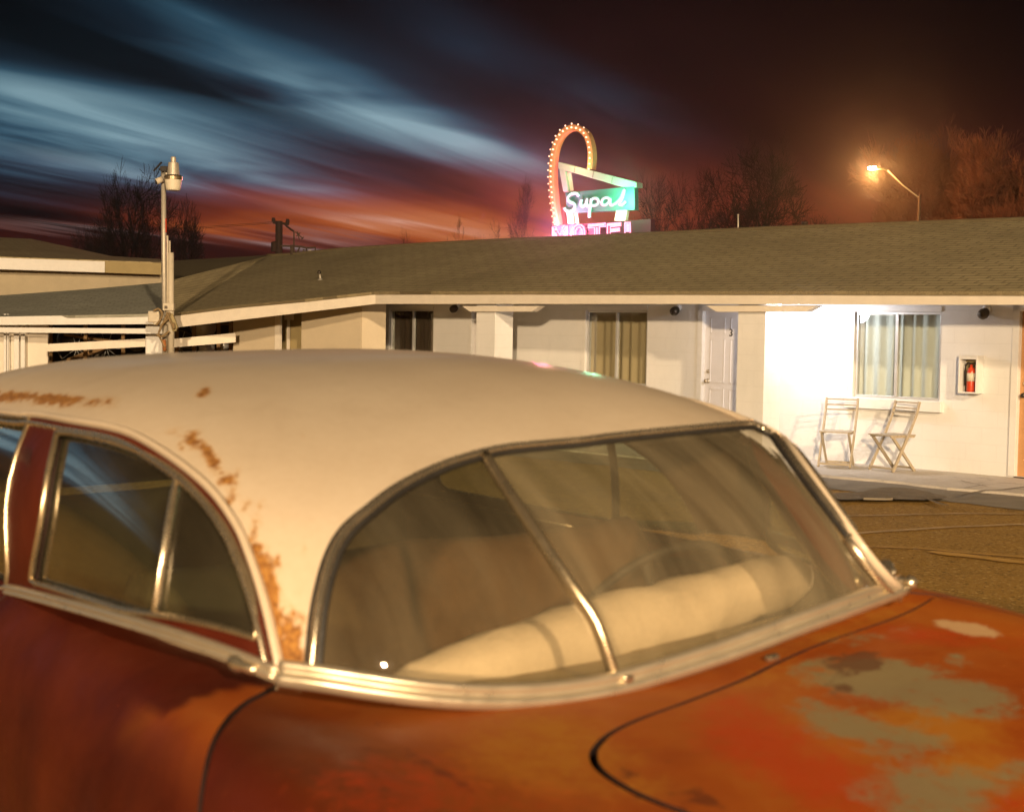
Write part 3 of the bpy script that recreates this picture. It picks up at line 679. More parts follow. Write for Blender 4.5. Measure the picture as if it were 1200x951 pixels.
def window(W_,cmat,split=.46,label=None,folds=9):
    a,b,c,d=W_; w=MB(); f=.035
    fr=MB()
    for (x0,x1,z0,z1) in ((a,b,c,c+f),(a,b,d-f,d),(a,a+f,c+f,d-f),(b-f,b,c+f,d-f)): mbox(fr,x0,x1,-.06,-.02,z0,z1)
    xm=a+(b-a)*split; mbox(fr,xm-.022,xm+.022,-.06,-.01,c+f,d-f)
    o=fr.build('window',M['alu'],motel,bevel=.003)
    for x0,x1,n in ((a+f,xm-.022,-.045),(xm+.022,b-f,-.035)):
        p=MB(); mbox(p,x0,x1,n-.003,n+.003,c+f,d-f); p.build('pane',M['winglass'],o)
    cu=MB(); n_=140; vs=[]
    for i in range(n_+1):
        x=a+.02+(b-a-.04)*i/n_; y=-.10-.014*math.sin(i/n_*folds*2*PI+1.3*math.sin(i*.07))-.012*math.sin(i*.31)
        vs+=[mp(x,y,c-.05),mp(x,y,d+.05)]
    cu.add(vs,[(2*i,2*i+2,2*i+3,2*i+1) for i in range(n_)]); cu.build('curtain',cmat,o,smooth=True)
    # dark room behind
    r=MB(); mbox(r,a-.3,b+.3,-1.2,-1.15,c-.4,d+.4); r.build('room_back',M['blackout'],o)
    # painted casing on the left reveal and the sill
    t=MB(); mbox(t,a-.075,a-.002,-.05,.018,c-.02,d+.06); mbox(t,a-.075,b,-.02,.016,d+.002,d+.07); t.build('casing',M['wtrim'],o,bevel=.003)
    s=MB(); mbox(s,a-.10,b+.06,-.06,.07,c-.14,c-.003); s.build('sill',M['wtrim'],o,bevel=.006)
    return o
window(WIN3,M['curtain'],.49,folds=7); window(WIN2,M['curtain_tan'],.5,folds=5); window(WIN1,M['blackout'],.53)
def door(D_,mat,num=None,panels=True):
    a,b,c,d=D_
    dd=MB(); mbox(dd,a+.04,b-.04,-.09,-.05,c,d-.04); o=dd.build('door',mat,motel,bevel=.003)
    if panels:
        p=MB()
        for (z0,z1) in ((.28,.92),(1.0,1.62),(1.70,1.93)):
            for x0,x1 in ((a+.14,a+.40),(b-.40,b-.14)):
                for q in ((x0,x1,z0,z0+.015),(x0,x1,z1-.015,z1),(x0,x0+.015,z0,z1),(x1-.015,x1,z0,z1)): mbox(p,q[0],q[1],-.052,-.042,q[2],q[3])
        p.build('panel_moulding',mat,o)
    f=MB(); mbox(f,a-.05,a+.04,-.12,.02,c,d+.05); mbox(f,b-.04,b+.05,-.12,.02,c,d+.05); mbox(f,a-.05,b+.05,-.12,.02,d-.04,d+.05); f.build('frame',M['wtrim'],o,bevel=.004)
    k=MB(); k.lathe(mp(a+.11,-.05,1.02),[(.0,0),(.035,0),(.035,.008),(.012,.012),(.012,.035),(.026,.045),(.03,.06),(.02,.075),(0,.078)],16,MN); k.build('door_knob',M['bronze'] if not panels else M['chrome'],o,smooth=True)
    k=MB(); k.lathe(mp(a+.11,-.05,1.16),[(.0,0),(.028,0),(.03,.012),(.02,.02),(0,.022)],16,MN); k.build('deadbolt',M['chrome'],o,smooth=True)
    th=MB(); mbox(th,a+.04,b-.04,-.12,.03,c-.035,c-.002); th.build('threshold',M['bronze'],o)
    if num:
        cu=bpy.data.curves.new('door_number','FONT'); cu.body=num; cu.size=.15; cu.extrude=.004; cu.align_x='CENTER'; cu.align_y='CENTER'
        to=bpy.data.objects.new('tmp',cu); dg=bpy.context.evaluated_depsgraph_get(); me=bpy.data.meshes.new_from_object(to); bpy.data.objects.remove(to)
        T=Matrix.Translation(mp(ms(857,-.05,390),-.044,1.71))@Matrix((MS,UP,-MN if MS.cross(UP).dot(MN)<0 and False else MN)).transposed().to_4x4(); me.transform(T); link('door_number',me,M['bronze'],o)
    return o
door(DOOR3,M['door_white'],'3'); door(DOOR4,M['door_orange'],None,False); door(DOOR1,M['door_white'])
# eave line: measured from the photo, height follows the old building's sag
NE=1.2
E_PX=[(1290,342.5,357.5),(1200,342.5,357),(1000,342,357),(800,342,356),(600,342,356),(440,342.5,356)]
def onn(px,py,n): return on_plane(px,py,mp(0,n,0),MN)
top=[onn(a,b,NE) for a,b,c in E_PX]; bot=[onn(a,c,NE) for a,b,c in E_PX]
top.insert(0,mp(6.2,NE,top[0].z)); bot.insert(0,mp(6.2,NE,bot[0].z))
print('fascia z',[round(p.z,2) for p in top],[round(p.z,2) for p in bot])
m=MB()
for i in range(len(top)-1):
    m.hexa([bot[i],bot[i]-MN*.035,bot[i+1]-MN*.035,bot[i+1]],[top[i],top[i]-MN*.035,top[i+1]-MN*.035,top[i+1]])
m.build('fascia',M['fascia'],motel)
# the eave runs on to the left, lower and further out, over the open store
L1=top[-1]; L2=at(203,368,26.1); L3=at(-60,372,26.4); l1=bot[-1]; l2=at(203,384,26.1); l3=at(-60,385,26.4)
def board(m,a,b,c,d,th=.04):   # a,b top ends, c,d bottom ends
    n=(b-a).cross(UP).normalized(); n=n if n.y>0 else -n
    m.hexa([c,d,d+n*th,c+n*th],[a,b,b+n*th,a+n*th])
m=MB(); board(m,L2,L1,l2,l1); m.build('fascia',M['fascia'],motel)
m=MB(); board(m,L3,L2,at(-60,381,26.4),at(203,379.5,26.1)); 
board(m,at(-60,383,26.35),at(200,385,26.05),at(-60,389,26.35),at(200,391,26.05),.05); m.build('fascia',M['wtrim'],motel)
# soffit
m=MB(); a_=[mp(6.2,0,2.20),mp(-12.3,0,2.20)]; b_=[bot[0]-MN*.036+UP*.03,bot[-1]-MN*.036+UP*.03]
m.add([a_[0],a_[1],b_[1],b_[0],a_[0]+UP*.02,a_[1]+UP*.02,b_[1]+UP*.02,b_[0]+UP*.02],[(0,1,2,3),(7,6,5,4),(0,3,7,4),(1,0,4,5),(2,1,5,6),(3,2,6,7)]); m.build('soffit',M['wtrim'],motel)
# piers with corbel boards
for (xa,xb,nd,c0,c1) in ((863,895,.35,826,957),(557,579,.38,541,632)):
    s0,s1=ms(xa,1.1),ms(xb,1.1); m=MB(); mbox(m,s0,s1,1.1-nd,1.1,0,2.1); o=m.build('pier',M['block'],motel,bevel=.004); uvq(o,lambda w:(w.x-w.y+.1,w.z))
    z1=bot[3].z+.0; q0,q1=ms(c0,1.14),ms(c1,1.14); zb=z1-.085
    pr=[mp(q0,1.155,z1-.002),mp(q0+.18,1.155,zb),mp(q1-.18,1.155,zb),mp(q1,1.155,z1-.002)]
    m=MB(); m.prism(pr,-MN*.12); m.build('corbel',M['fascia'],motel)
# shingle roof
def shingle(name,c1,c2,c3):
    t=NT(name); u=t.new('ShaderNodeUVMap'); v=u.outputs[0]
    b=t.new('ShaderNodeTexBrick'); t.l(v,b.inputs['Vector']); b.inputs['Scale'].default_value=1; b.inputs['Brick Width'].default_value=.34; b.inputs['Row Height'].default_value=.14; b.inputs['Mortar Size'].default_value=.016; b.inputs['Mortar Smooth'].default_value=.3
    b.inputs['Color1'].default_value=(*c1,1); b.inputs['Color2'].default_value=(*c2,1); b.inputs['Mortar'].default_value=(*c3,1); b.offset=.37; b.inputs['Bias'].default_value=-.1
    oc=t.coord(); n1=t.noise(oc,.6,6,.65); n2=t.noise(oc,120,3,.6); n3=t.noise(oc,5,6,.7)
    sx=t.new('ShaderNodeSeparateXYZ'); t.l(v,sx.inputs[0]); fr=t.math('FRACT',t.math('DIVIDE',sx.outputs[1],.14))
    col=t.mix(t.range(n1,.35,.7,0,.6),b.outputs[0],c3); col=t.mix(t.range(n3,.5,.75,0,.5),col,c2); col=t.mix(t.range(n2,.3,.7,0,.5),col,tuple(x*1.5 for x in c2))
    col=t.mix(t.range(fr,.0,.22,.75,0),col,c3)  # row-edge shadow of each course painted into the colour
    h=t.math('ADD',t.math('MULTIPLY',t.math('SUBTRACT',1,fr),1.0),t.math('MULTIPLY',n2,.35)); h=t.math('ADD',h,t.math('MULTIPLY',b.outputs['Fac'],-.8)); h=t.math('ADD',h,t.math('MULTIPLY',n3,.8))
    t.bsdf(col,.9,0,h,.9,.02,.2); return t.m
M['shingle']=shingle('brown_roof_shingle',(.35,.295,.17),(.43,.36,.21),(.10,.08,.045))
ridge_px=[(1290,254.5),(1200,258),(1100,261.5),(1000,265),(900,268.5),(800,273),(700,277.5),(600,281.5),(500,286.5),(440,290),(400,292.5),(370,295.5),(340,298.5),(313,300)]
NR=-3.3
rid=[onn(a,b,NR) for a,b in ridge_px]; rid.insert(0,mp(6.2,NR,rid[0].z)); print('ridge z',[round(p.z,2) for p in rid])
def lerp_poly(P,t):
    L=[0]; 
    for i in range(len(P)-1): L.append(L[-1]+(P[i+1]-P[i]).length)
    x=t*L[-1]
    for i in range(len(P)-1):
        if x<=L[i+1]+1e-9: return P[i].lerp(P[i+1],(x-L[i])/(L[i+1]-L[i]))
    return P[-1].copy()
def roofsheet(name,low,high,mat,parent,nu=120,nv=14,th=.05,bump=.012,seed=0,uvs=None):
    vs=[];uv=[]
    for i in range(nu+1):
        a,b=lerp_poly(low,i/nu),lerp_poly(high,i/nu)
        for k in range(nv+1):
            t=k/nv; p=a.lerp(b,t); w=bump*(mnoise.noise(Vector((p.x*.9,p.y*.9,seed)))+.5*mnoise.noise(Vector((p.x*3,p.y*3,seed+5)))); w*=min(1,4*t+.2) if t<.5 else min(1,4*(1-t)+.0)
            vs.append(p+UP*w)
    n=nv+1; N=len(vs); fs=[(i*n+k,(i+1)*n+k,(i+1)*n+k+1,i*n+k+1) for i in range(nu) for k in range(nv)]
    m=MB(); m.add(vs,fs); me_o=m.build(name,mat,parent)
    o=me_o; uvl=o.data.uv_layers.new(name='uv')
    d=(low[-1]-low[0]).normalized(); h=(high[0]-low[0]); h=(h-d*h.dot(d)).normalized(); base=low[0]
    for l in o.data.loops:
        w=Vector(vs[l.vertex_index]); q=w-base; uvl.data[l.index].uv=(q.dot(d),q.dot(h))
    md=o.modifiers.new('thickness','SOLIDIFY'); md.thickness=th; md.offset=1 if o.data.polygons[0].normal.z<0 else -1
    return o
over=MN*.03+UP*.012
low=[p+over for p in top]
# front slope in two pieces: main, then the part that carries on down over the store
iR=10
M['lowroof']=shingle('pale_grey_roofing',(.40,.41,.34),(.50,.51,.44),(.16,.15,.11))  # paler, greyer shingle for the low roof
roofsheet('roof',low,rid[:iR+1]+[],M['shingle'],motel,160,16)
lowL=[L1+over,L1.lerp(L2,.33)+UP*.0+over,L1.lerp(L2,.66)+UP*.02+over,L2+over]
roofsheet('roof',lowL,[rid[iR],rid[iR+1],rid[-2],rid[-1]],M['shingle'],motel,60,22,seed=3)
# rear slope
roofsheet('roof',[p-MN*4.5-UP*1.1 for p in rid],rid,M['shingle'],motel,60,6,seed=9)
# low roof over the store on the left
hi=[at(190,331,30.5),at(100,339,30.2),at(0,346,30),at(-60,350,30)]
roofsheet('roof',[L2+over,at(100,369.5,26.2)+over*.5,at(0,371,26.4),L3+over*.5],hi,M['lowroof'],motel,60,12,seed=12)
fill=MB(); fill.add([L2+over,rid[-1],hi[0]],[(0,1,2)]); o=fill.build('roof',M['shingle'],motel); o.data.uv_layers.new(name='uv')
for l in o.data.loops:
    w=o.data.vertices[l.vertex_index].co; o.data.uv_layers[0].data[l.index].uv=(w.x,w.y)
cap=MB(); cap.tube([p+UP*.012 for p in rid],.035,6); cap.build('ridge_cap',M['shingle'],motel)
# store under the low eave: wall, openings, posts
M['beigewall']=simple('beige_painted_panel',(.55,.47,.34),.6,0,.08,3,.12)
M['olivewall']=simple('olive_recess_panel',(.34,.27,.13),.7,0,.12,4,.12)
M['stud']=simple('raw_wood_stud',(.30,.19,.09),.8,0,.25,15,.2)
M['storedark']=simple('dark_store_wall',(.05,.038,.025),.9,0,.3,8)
A=at(440,400,25.0); B=at(262,400,27.3)
def vpanel(m,px0,px1,Y0,Y1,z0,z1,th=.08):
    a=at(px0,400,Y0);b=at(px1,400,Y1); a.z=b.z=0; n=(b-a).cross(UP).normalized(); n=n if n.y>0 else -n
    m.hexa([a+UP*z0,b+UP*z0,b+UP*z0+n*th,a+UP*z0+n*th],[a+UP*z1,b+UP*z1,b+UP*z1+n*th,a+UP*z1+n*th])
def Yat(px): return 25.0+(440-px)/(440-262)*2.2
m=MB(); vpanel(m,353,423,Yat(353),Yat(423),0,2.3); vpanel(m,423.8,452,Yat(424),Yat(452)+.5,0,2.3); vpanel(m,273,322,Yat(273),Yat(322),0,2.2); m.build('side_wall',M['beigewall'],motel,bevel=.004)
m=MB(); vpanel(m,318,356,Yat(318)+.5,Yat(356)+.5,0,2.3); m.build('recess_wall',M['olivewall'],motel)
m=MB(); vpanel(m,322,328,Yat(322)-.03,Yat(328)-.03,0,2.2,.05); vpanel(m,336,338,Yat(336)+.4,Yat(338)+.4,0,1.86,.04); vpanel(m,333,344,Yat(336)+.42,Yat(338)+.42,1.83,1.98,.05); m.build('recess_trim',M['fascia'],motel)
m=MB(); vpanel(m,-70,12,26.9,26.9,0,1.72); vpanel(m,12,31,26.85,26.85,0,1.72); vpanel(m,31,56,26.9,26.9,0,1.72); m.build('store_wall',M['fascia'],motel,bevel=.01)
m=MB(); vpanel(m,170,202,26.45,26.45,0,1.95,.2); m.build('store_post',M['wtrim'],motel,bevel=.03)
m=MB(); vpanel(m,4,7,26.7,26.7,0,1.85,.05); vpanel(m,8,10,26.7,26.7,0,1.85,.05); vpanel(m,16,22,26.7,26.7,0,1.7,.05); vpanel(m,24,29,26.72,26.72,0,1.85,.05); m.build('drain_pipe',M['wtrim'],motel,bevel=.01)
m=MB()
for (x0,x1,Y,ya,yb,yc,yd) in ((55,172,26.6,403,396.5,412,406),(202,276,26.6,397,390,407,401)):
    a,b,c,d=at(x0,ya,Y),at(x1,yb,Y),at(x0,yc,Y),at(x1,yd,Y); board(m,a,b,c,d,.05)
m.build('store_rail',M['fascia'],motel)
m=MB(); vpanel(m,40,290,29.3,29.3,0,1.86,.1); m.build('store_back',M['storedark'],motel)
m=MB(); 
for x in (57,98,142,205,225,254,268): vpanel(m,x,x+4,28+.4*math.sin(x),28+.4*math.sin(x),0,1.78,.05)
m.tube([at(60,430,28.2),at(135,402,28.2)],.05,6); m.tube([at(75,392,28.2),at(170,405,28.3)],.03,6)
m.build('stud',M['stud'],motel)
# hung ornament balls, junk on shelves inside the store
m=MB(); vpanel(m,58,170,29,29,.9,.94,.5); vpanel(m,58,272,29.2,29.2,1.72,1.76,.4)
m.build('shelf',M['stud'],motel)
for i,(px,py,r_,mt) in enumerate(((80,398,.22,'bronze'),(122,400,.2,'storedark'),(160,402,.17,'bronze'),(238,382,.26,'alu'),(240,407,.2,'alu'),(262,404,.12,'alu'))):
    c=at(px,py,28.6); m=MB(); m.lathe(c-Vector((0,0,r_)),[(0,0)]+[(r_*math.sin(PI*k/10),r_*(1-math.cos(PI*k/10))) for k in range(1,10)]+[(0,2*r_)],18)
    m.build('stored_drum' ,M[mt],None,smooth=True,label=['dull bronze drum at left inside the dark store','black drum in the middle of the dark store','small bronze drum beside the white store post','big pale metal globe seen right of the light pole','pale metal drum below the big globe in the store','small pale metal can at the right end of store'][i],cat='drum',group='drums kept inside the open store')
for i,(cx_,w_) in enumerate(((90,20),(125,18),(210,14))):
    m=MB(); c=at(cx_,408,28.4); rr=.36
    m.tube([c+Vector((math.cos(2*PI*k/28)*rr,0,math.sin(2*PI*k/28)*rr)) for k in range(28)],.022,6,closed=True); o=m.build('bicycle_wheel',M['bronze'],None,smooth=True,label=['wheel hung in the store left of the middle stud','wheel hung in the store right of the middle stud','wheel hung in the store just right of light pole'][i],cat='wheel',group='wheels hung inside the open store')
    m=MB(); 
    for k in range(10): m.tube([c,c+Vector((math.cos(PI*k/5)*rr,0,math.sin(PI*k/5)*rr))],.004,4)
    m.build('spokes',M['alu'],o)
# ceiling lamp hidden behind the eave
CL=mp(-2.48,.64,2.16)
m=MB(); m.lathe(CL+UP*.045,[(0,0),(.10,0),(.11,-.02),(.11,-.03),(0,-.03)],20); cb=m.build('ceiling_lamp',M['wtrim'],motel)
m=MB(); m.lathe(CL+UP*.012,[(0,0),(.09,0),(.08,-.05),(.05,-.08),(0,-.085)],20); m.build('lamp_bowl',emit('lit_lamp_bowl',(1,.93,.93),18),cb,smooth=True)
# wall flood lights
for i,(px,py,lab) in enumerate(((531,361.5,'small dark wall light right of the dark brown window'),(790,364,'small dark wall light between tan curtains and door 3'),(1152,367,'small dark wall light above the fire extinguisher box'))):
    s=ms(px,.1,py); z=on_plane(px,py,mp(0,.1,0),MN).z; e=empty('wall_light',mp(s,0,z+.02),0,label=lab,cat='wall light',group='round wall lights under the eave')
    m=MB(); m.lathe(mp(s,0,z+.05),[(.055,0),(.055,.03),(.03,.05),(0,.05)],16,MN); m.build('base',M['wtrim'],e,smooth=True)
    m=MB(); c=mp(s,.10,z); m.lathe(c-MN*.02+UP*.0,[(.0,-.07),(.045,-.06),(.062,-.02),(.066,.02),(.055,.06),(.03,.075),(0,.078)],18,(MN-UP*.5)); m.build('lamp_head',M['bronze'],e,smooth=True)
    m=MB(); m.tube([mp(s,.03,z+.05),mp(s,.08,z+.05),c],.015,8); m.build('arm',M['wtrim'],e)
# fire extinguisher in its box
s0,s1=ms(1123,.15),ms(1145,.15); zb_=on_plane(1134,461,mp(0,.15,0),MN).z; zt_=on_plane(1134,416,mp(0,.15,0),MN).z; print('ext',s0,s1,zb_,zt_)
e=empty('extinguisher_cabinet',mp((s0+s1)/2,0,zb_),0,label='white metal box with open front holding a fire extinguisher on the wall',cat='cabinet')
m=MB(); T_=.02; mbox(m,s0,s0+T_,.0,.16,zb_,zt_); mbox(m,s1-T_,s1,0,.16,zb_,zt_); mbox(m,s0+T_,s1-T_,0,.16,zb_,zb_+T_); mbox(m,s0+T_,s1-T_,0,.16,zt_-.05,zt_); m.build('casing',M['wtrim'],e,bevel=.003)
m=MB(); mbox(m,s0+T_,s1-T_,.004,.012,zb_+T_,zt_-.05); m.build('back_plate',M['olivewall'],e)
sc_=(s0+s1)/2+.01
x=empty('fire_extinguisher',mp(sc_,.09,zb_+T_),0,label='red fire extinguisher with a white tag inside the wall box',cat='fire extinguisher')
M['extred']=simple('extinguisher_red',(.55,.06,.02),.3,0,.1)
m=MB(); m.lathe(mp(sc_,.09,zb_+T_),[(0,0),(.05,0),(.052,.02),(.052,.24),(.04,.285),(.018,.30),(.018,.33),(0,.33)],18); m.build('tank',M['extred'],x,smooth=True)
m=MB(); m.lathe(mp(sc_,.09,zb_+T_+.13),[(.0535,0),(.0535,.10)],18); m.build('label_band',simple('extinguisher_label',(.6,.55,.42),.5,0,.3,60),x,smooth=True)
m=MB(); m.tube(smooth_poly([mp(sc_,.09,zb_+.36),mp(sc_-.05,.10,zb_+.37),mp(sc_-.075,.10,zb_+.28),mp(sc_-.07,.10,zb_+.10)],5),.009,8); m.build('hose',M['rubber'],x,smooth=True)
m=MB(); mbox(m,sc_-.03,sc_+.05,.08,.10,zb_+.36,zb_+.375); mbox(m,sc_-.03,sc_+.055,.08,.10,zb_+.335,zb_+.345); m.build('handle',M['bronze'],x)
# folding chairs
def chair(s,n,rot,label):
    o=empty('folding_chair',mp(s,n,.035),0,label=label,cat='chair',group='wooden folding chairs by the wall')
    o.rotation_euler=(0,0,math.atan2(MS.y,MS.x)+rot)
    w=.40; mt=M['chairwood']
    def bar(name,pts,r=(.018,.012)):
        m=MB()
        for a,b in pts:
            a,b=Vector(a),Vector(b); d=(b-a); u=Vector((1,0,0)) if abs(d.normalized().x)<.9 else Vector((0,0,1)); k=d.cross(u).normalized(); 
            q=[u*r[1]+k*r[0],-u*r[1]+k*r[0],-u*r[1]-k*r[0],u*r[1]-k*r[0]]; m.hexa([a+v for v in q],[b+v for v in q])
        return m.build(name,mt,o,world=False,bevel=.002)
    for x in (-w/2,w/2):    # local y+ is the sitting side (front)
        sx=1 if x>0 else -1
        bar('back_leg',[((x,.20,0),(x,-.06,.47)),((x,-.06,.47),(x,-.17,.70)),((x,-.17,.70),(x,-.22,.86))])
        bar('front_leg',[((x-sx*.03,-.20,0),(x-sx*.03,.19,.43))])
    bar('stretcher',[((-w/2,.185,.04),(w/2,.185,.04))]); bar('stretcher',[((-w/2+.03,-.18,.04),(w/2-.03,-.18,.04))])
    for z,y in ((.845,-.215),(.775,-.195),(.715,-.175)): bar('back_slat',[((-w/2,y,z),(w/2,y,z))],(.017,.008))
    m=MB()
    for k in range(7): m.box((0,-.16+k*.063,.445),(w-.02,.052,.016))
    m.build('seat',mt,o,world=False,bevel=.003); 
    for q in (-w/2+.03,w/2-.03): bar('seat_rail',[((q,-.18,.43),(q,.22,.43))],(.014,.01))
    return o
g1=ground(981,546,.035); g2=ground(1046,551,.035)
def sn(g): q=g-MO; return q.dot(MS),q.dot(MN)
print('chairs',sn(g1),sn(g2))
a_,b_=sn(g1); chair(a_,max(b_,.26),R(203),'wooden folding chair standing square to the wall left of the window sill end')
a_,b_=sn(g2); chair(a_,max(b_,.34),R(167),'wooden folding chair turned sideways under the right half of the white window')
# ------------------------------------------------------------------ ground
t=NT('old_asphalt'); v=t.coord('Object'); n1=t.noise(v,.35,6,.6); n2=t.noise(v,45,4,.7); n3=t.noise(v,6,6,.7)
vo=t.new('ShaderNodeTexVoronoi'); t.l(v,vo.inputs['Vector']); vo.inputs['Scale'].default_value=55
col=t.ramp(t.math('ADD',t.math('MULTIPLY',n1,.5),t.math('MULTIPLY',n3,.5)),[(.3,(.26,.145,.030)),(.7,(.42,.245,.055))])
col=t.mix(t.range(t.noise(v,.55,7,.7,1.2),.52,.66,0,.55),col,(.12,.075,.022)); n4=t.noise(v,24,3,.6); col=t.mix(t.range(n4,.42,.30,0,.85),col,(.06,.035,.012)); col=t.mix(t.range(n4,.58,.70,0,.8),col,(.70,.50,.20)); col=t.mix(t.range(n2,.56,.74,0,.8),col,(.62,.46,.20)); col=t.mix(t.range(vo.outputs['Color'],.8,.9,0,.5),col,(.02,.016,.01))
t.bsdf(col,.9,0,t.math('ADD',n2,t.math('MULTIPLY',n3,.8)),.9,.012,.1); M['asphalt']=t.m
m=MB(); N_=60
m.add([(-130,-66,0),(130,-66,0),(130,176,0),(-130,176,0)],[(0,1,2,3)]); m.build('parking_lot_ground',M['asphalt'],kind='structure')
t=NT('old_concrete'); v=t.coord('Object'); n1=t.noise(v,.9,6,.6); n2=t.noise(v,50,5,.7); n3=t.noise(v,4,6,.75,.6)
col=t.ramp(n1,[(.3,(.46,.41,.34)),(.7,(.58,.52,.44))]); col=t.mix(t.range(n3,.55,.72,0,.6),col,(.17,.14,.10)); col=t.mix(t.range(n2,.5,.75,0,.4),col,(.24,.20,.15))
t.bsdf(col,.85,0,t.math('ADD',n2,t.math('MULTIPLY',n3,.8)),.5,.01,.3); M['concrete']=t.m
# walkway slab with a crumbled outer edge
edge=[]
s_=-14.0
while s_<6.5:
    n=1.72+.10*mnoise.noise(Vector((s_*1.3,0,0)))+.05*mnoise.noise(Vector((s_*6,1,0))); edge.append((s_,n)); s_+=.12
m=MB(); ins=[mp(s,-.1,.035) for s,n in edge]; out=[mp(s,n,.033) for s,n in edge]; o2=[mp(s,n+.03,.004) for s,n in edge]; k=len(edge)
m.add(ins+out+o2,[(i,i+1,k+i+1,k+i) for i in range(k-1)]+[(k+i,k+i+1,2*k+i+1,2*k+i) for i in range(k-1)]); m.build('walkway',M['concrete'],kind='structure')
# worn concrete apron in front of it
ap=[]
for s,n in edge: ap.append((s,n+1.15+.08*mnoise.noise(Vector((s*2,7,0)))))
m=MB(); a=[mp(s,n-.05,.008) for s,n in edge]; b=[mp(s,n,.006) for s,n in ap]; m.add(a+b,[(i,i+1,k+i+1,k+i) for i in range(k-1)])
M['apron']=simple('worn_apron_concrete',(.20,.165,.115),.9,0,.35,3,.5,.01); m.build('apron',M['apron'],kind='structure')
M['soil']=simple('dark_broken_asphalt',(.17,.125,.07),.95,0,.5,5,.9,.02)
# broken patches and cracks at the edge, tar and paint lines in the lot
def gpatch(name,pts,z,mat,jit=.04):
    P=smooth_poly([ground(a,b) for a,b in pts],6,True); P=[p+Vector((mnoise.noise(p*4)*jit,mnoise.noise(p*4+Vector((9,9,0)))*jit,0)) for p in P]
    bm=bmesh.new(); vs=[bm.verts.new((p.x,p.y,z)) for p in P]; bm.faces.new(vs); bmesh.ops.triangulate(bm,faces=bm.faces); me=bpy.data.meshes.new(name); bm.to_mesh(me); bm.free(); return link(name,me,mat,kind='structure')
gpatch('broken_asphalt_patch',[(975,583),(1010,580),(1040,575),(1070,577),(1095,583),(1110,587),(1080,590),(1030,589),(985,590)],.042,M['soil'])
m=MB(); 
def gline(m,pts,w,z,jit=.0):
    P=smooth_poly([ground(a,b) for a,b in pts],8); P=[p+Vector((mnoise.noise(p*3)*jit,mnoise.noise(p*3+Vector((5,5,0)))*jit,0)) for p in P]
    vs=[]; 
    for i,p in enumerate(P):
        t=(P[min(i+1,len(P)-1)]-P[max(i-1,0)]).normalized(); q=Vector((-t.y,t.x,0))*w*(.5+.25*mnoise.noise(p*5)); vs+=[Vector((p.x,p.y,z))+q,Vector((p.x,p.y,z))-q]
    m.add(vs,[(2*i,2*i+1,2*i+3,2*i+2) for i in range(len(P)-1)])
gline(m,[(1083,587),(1100,594),(1112,597)],.05,.046,.05); gline(m,[(1120,585),(1150,580),(1175,578),(1215,573)],.035,.046,.05); gline(m,[(1128,567),(1140,570),(1155,574)],.02,.046,.05); gline(m,[(1130,576),(1160,571),(1190,570)],.015,.046,.04)
m.build('pavement_crack',M['soil'],kind='structure')
M['palepaint']=simple('worn_pale_line_paint',(.46,.30,.12),.8,0,.35,9); M['yelpaint']=simple('worn_yellow_line_paint',(.50,.28,.045),.8,0,.35,9)
m=MB(); gline(m,[(960,606),(1060,604),(1140,602.5),(1230,604)],.05,.012,.03); gline(m,[(1000,626),(1060,622),(1130,618),(1230,614)],.07,.012,.03); m.build('painted_lines',M['palepaint'],kind='structure')
m=MB(); gline(m,[(1000,641),(1080,644),(1150,650),(1240,657)],.07,.012,.03); gline(m,[(1090,647),(1160,656),(1240,664)],.14,.0125,.04); m.build('yellow_lines',M['yelpaint'],kind='structure')
m=MB(); a=ground(1012,586,.04); m.prism([a+Vector((x,y,.006)) for x,y in ((0,0),(.22,-.02),(.30,.03),(.06,.07))],(0,0,.02)); m.build('concrete_chip',M['apron'],None,label='small broken slab of pale concrete at the edge of the walkway',cat='rubble')
# ------------------------------------------------------------------ building on the left behind the motel
M['b2wall']=simple('tan_stucco',(.42,.36,.25),.85,0,.10,4,.4,.01)
b2=empty('neighbour_building',at(60,380,33),0,label='tan stucco building with white eave board left of the light pole',cat='building')
z_b=at(123,306,33).z
c0=at(-80,300,31.6); c1=at(123,305,33); c2=at(189,305,33.6)
for p in (c0,c1,c2): p.z=z_b
m=MB(); 
def wq(m,a,b,z0,z1,th): 
    n=(b-a).cross(UP).normalized(); n=n if n.y>0 else -n
    A,B=Vector((a.x,a.y,0)),Vector((b.x,b.y,0)); m.hexa([A+UP*z0,B+UP*z0,B+n*th+UP*z0,A+n*th+UP*z0],[A+UP*z1,B+UP*z1,B+n*th+UP*z1,A+n*th+UP*z1])
d=(c1-c0).normalized(); off=Vector((0,.5,0))
wq(m,c0+off,c1+off*.8,0,z_b-.18,.2); m.build('wall',M['b2wall'],b2)
m=MB(); wq(m,c1+off*.8+Vector((.003,0,0)),c2+off*.8,0,z_b-.2,.2); m.build('wall',M['b2wall'],b2)
m=MB(); wq(m,c0,c1,z_b-.26,z_b+.0,.05); m.build('eave_board',M['wtrim'],b2,bevel=.01)
m=MB(); wq(m,c1+Vector((.004,0,0)),c2,z_b-.26,z_b-.0,.05); m.build('shaded_eave_board',M['olivewall'],b2)  # same eave board past the corner, its shade put in as a darker colour
m=MB(); wq(m,at(178,340,33.6)+off*.3,at(187,340,33.7)+off*.3,1.8,2.55,.06); m.build('louvre',M['fascia'],b2,bevel=.02)
r=[at(-80,272,41),at(0,278,41),at(37,280,40.5),at(75,288,39),at(105,294.5,38),at(130,300,37),at(188,303.5,36)]
roofsheet('roof',[c0+UP*.02,c1.lerp(c0,.5)+UP*.02,c1+UP*.02,c2+UP*.02],r,M['shingle'],b2,50,12,seed=21)
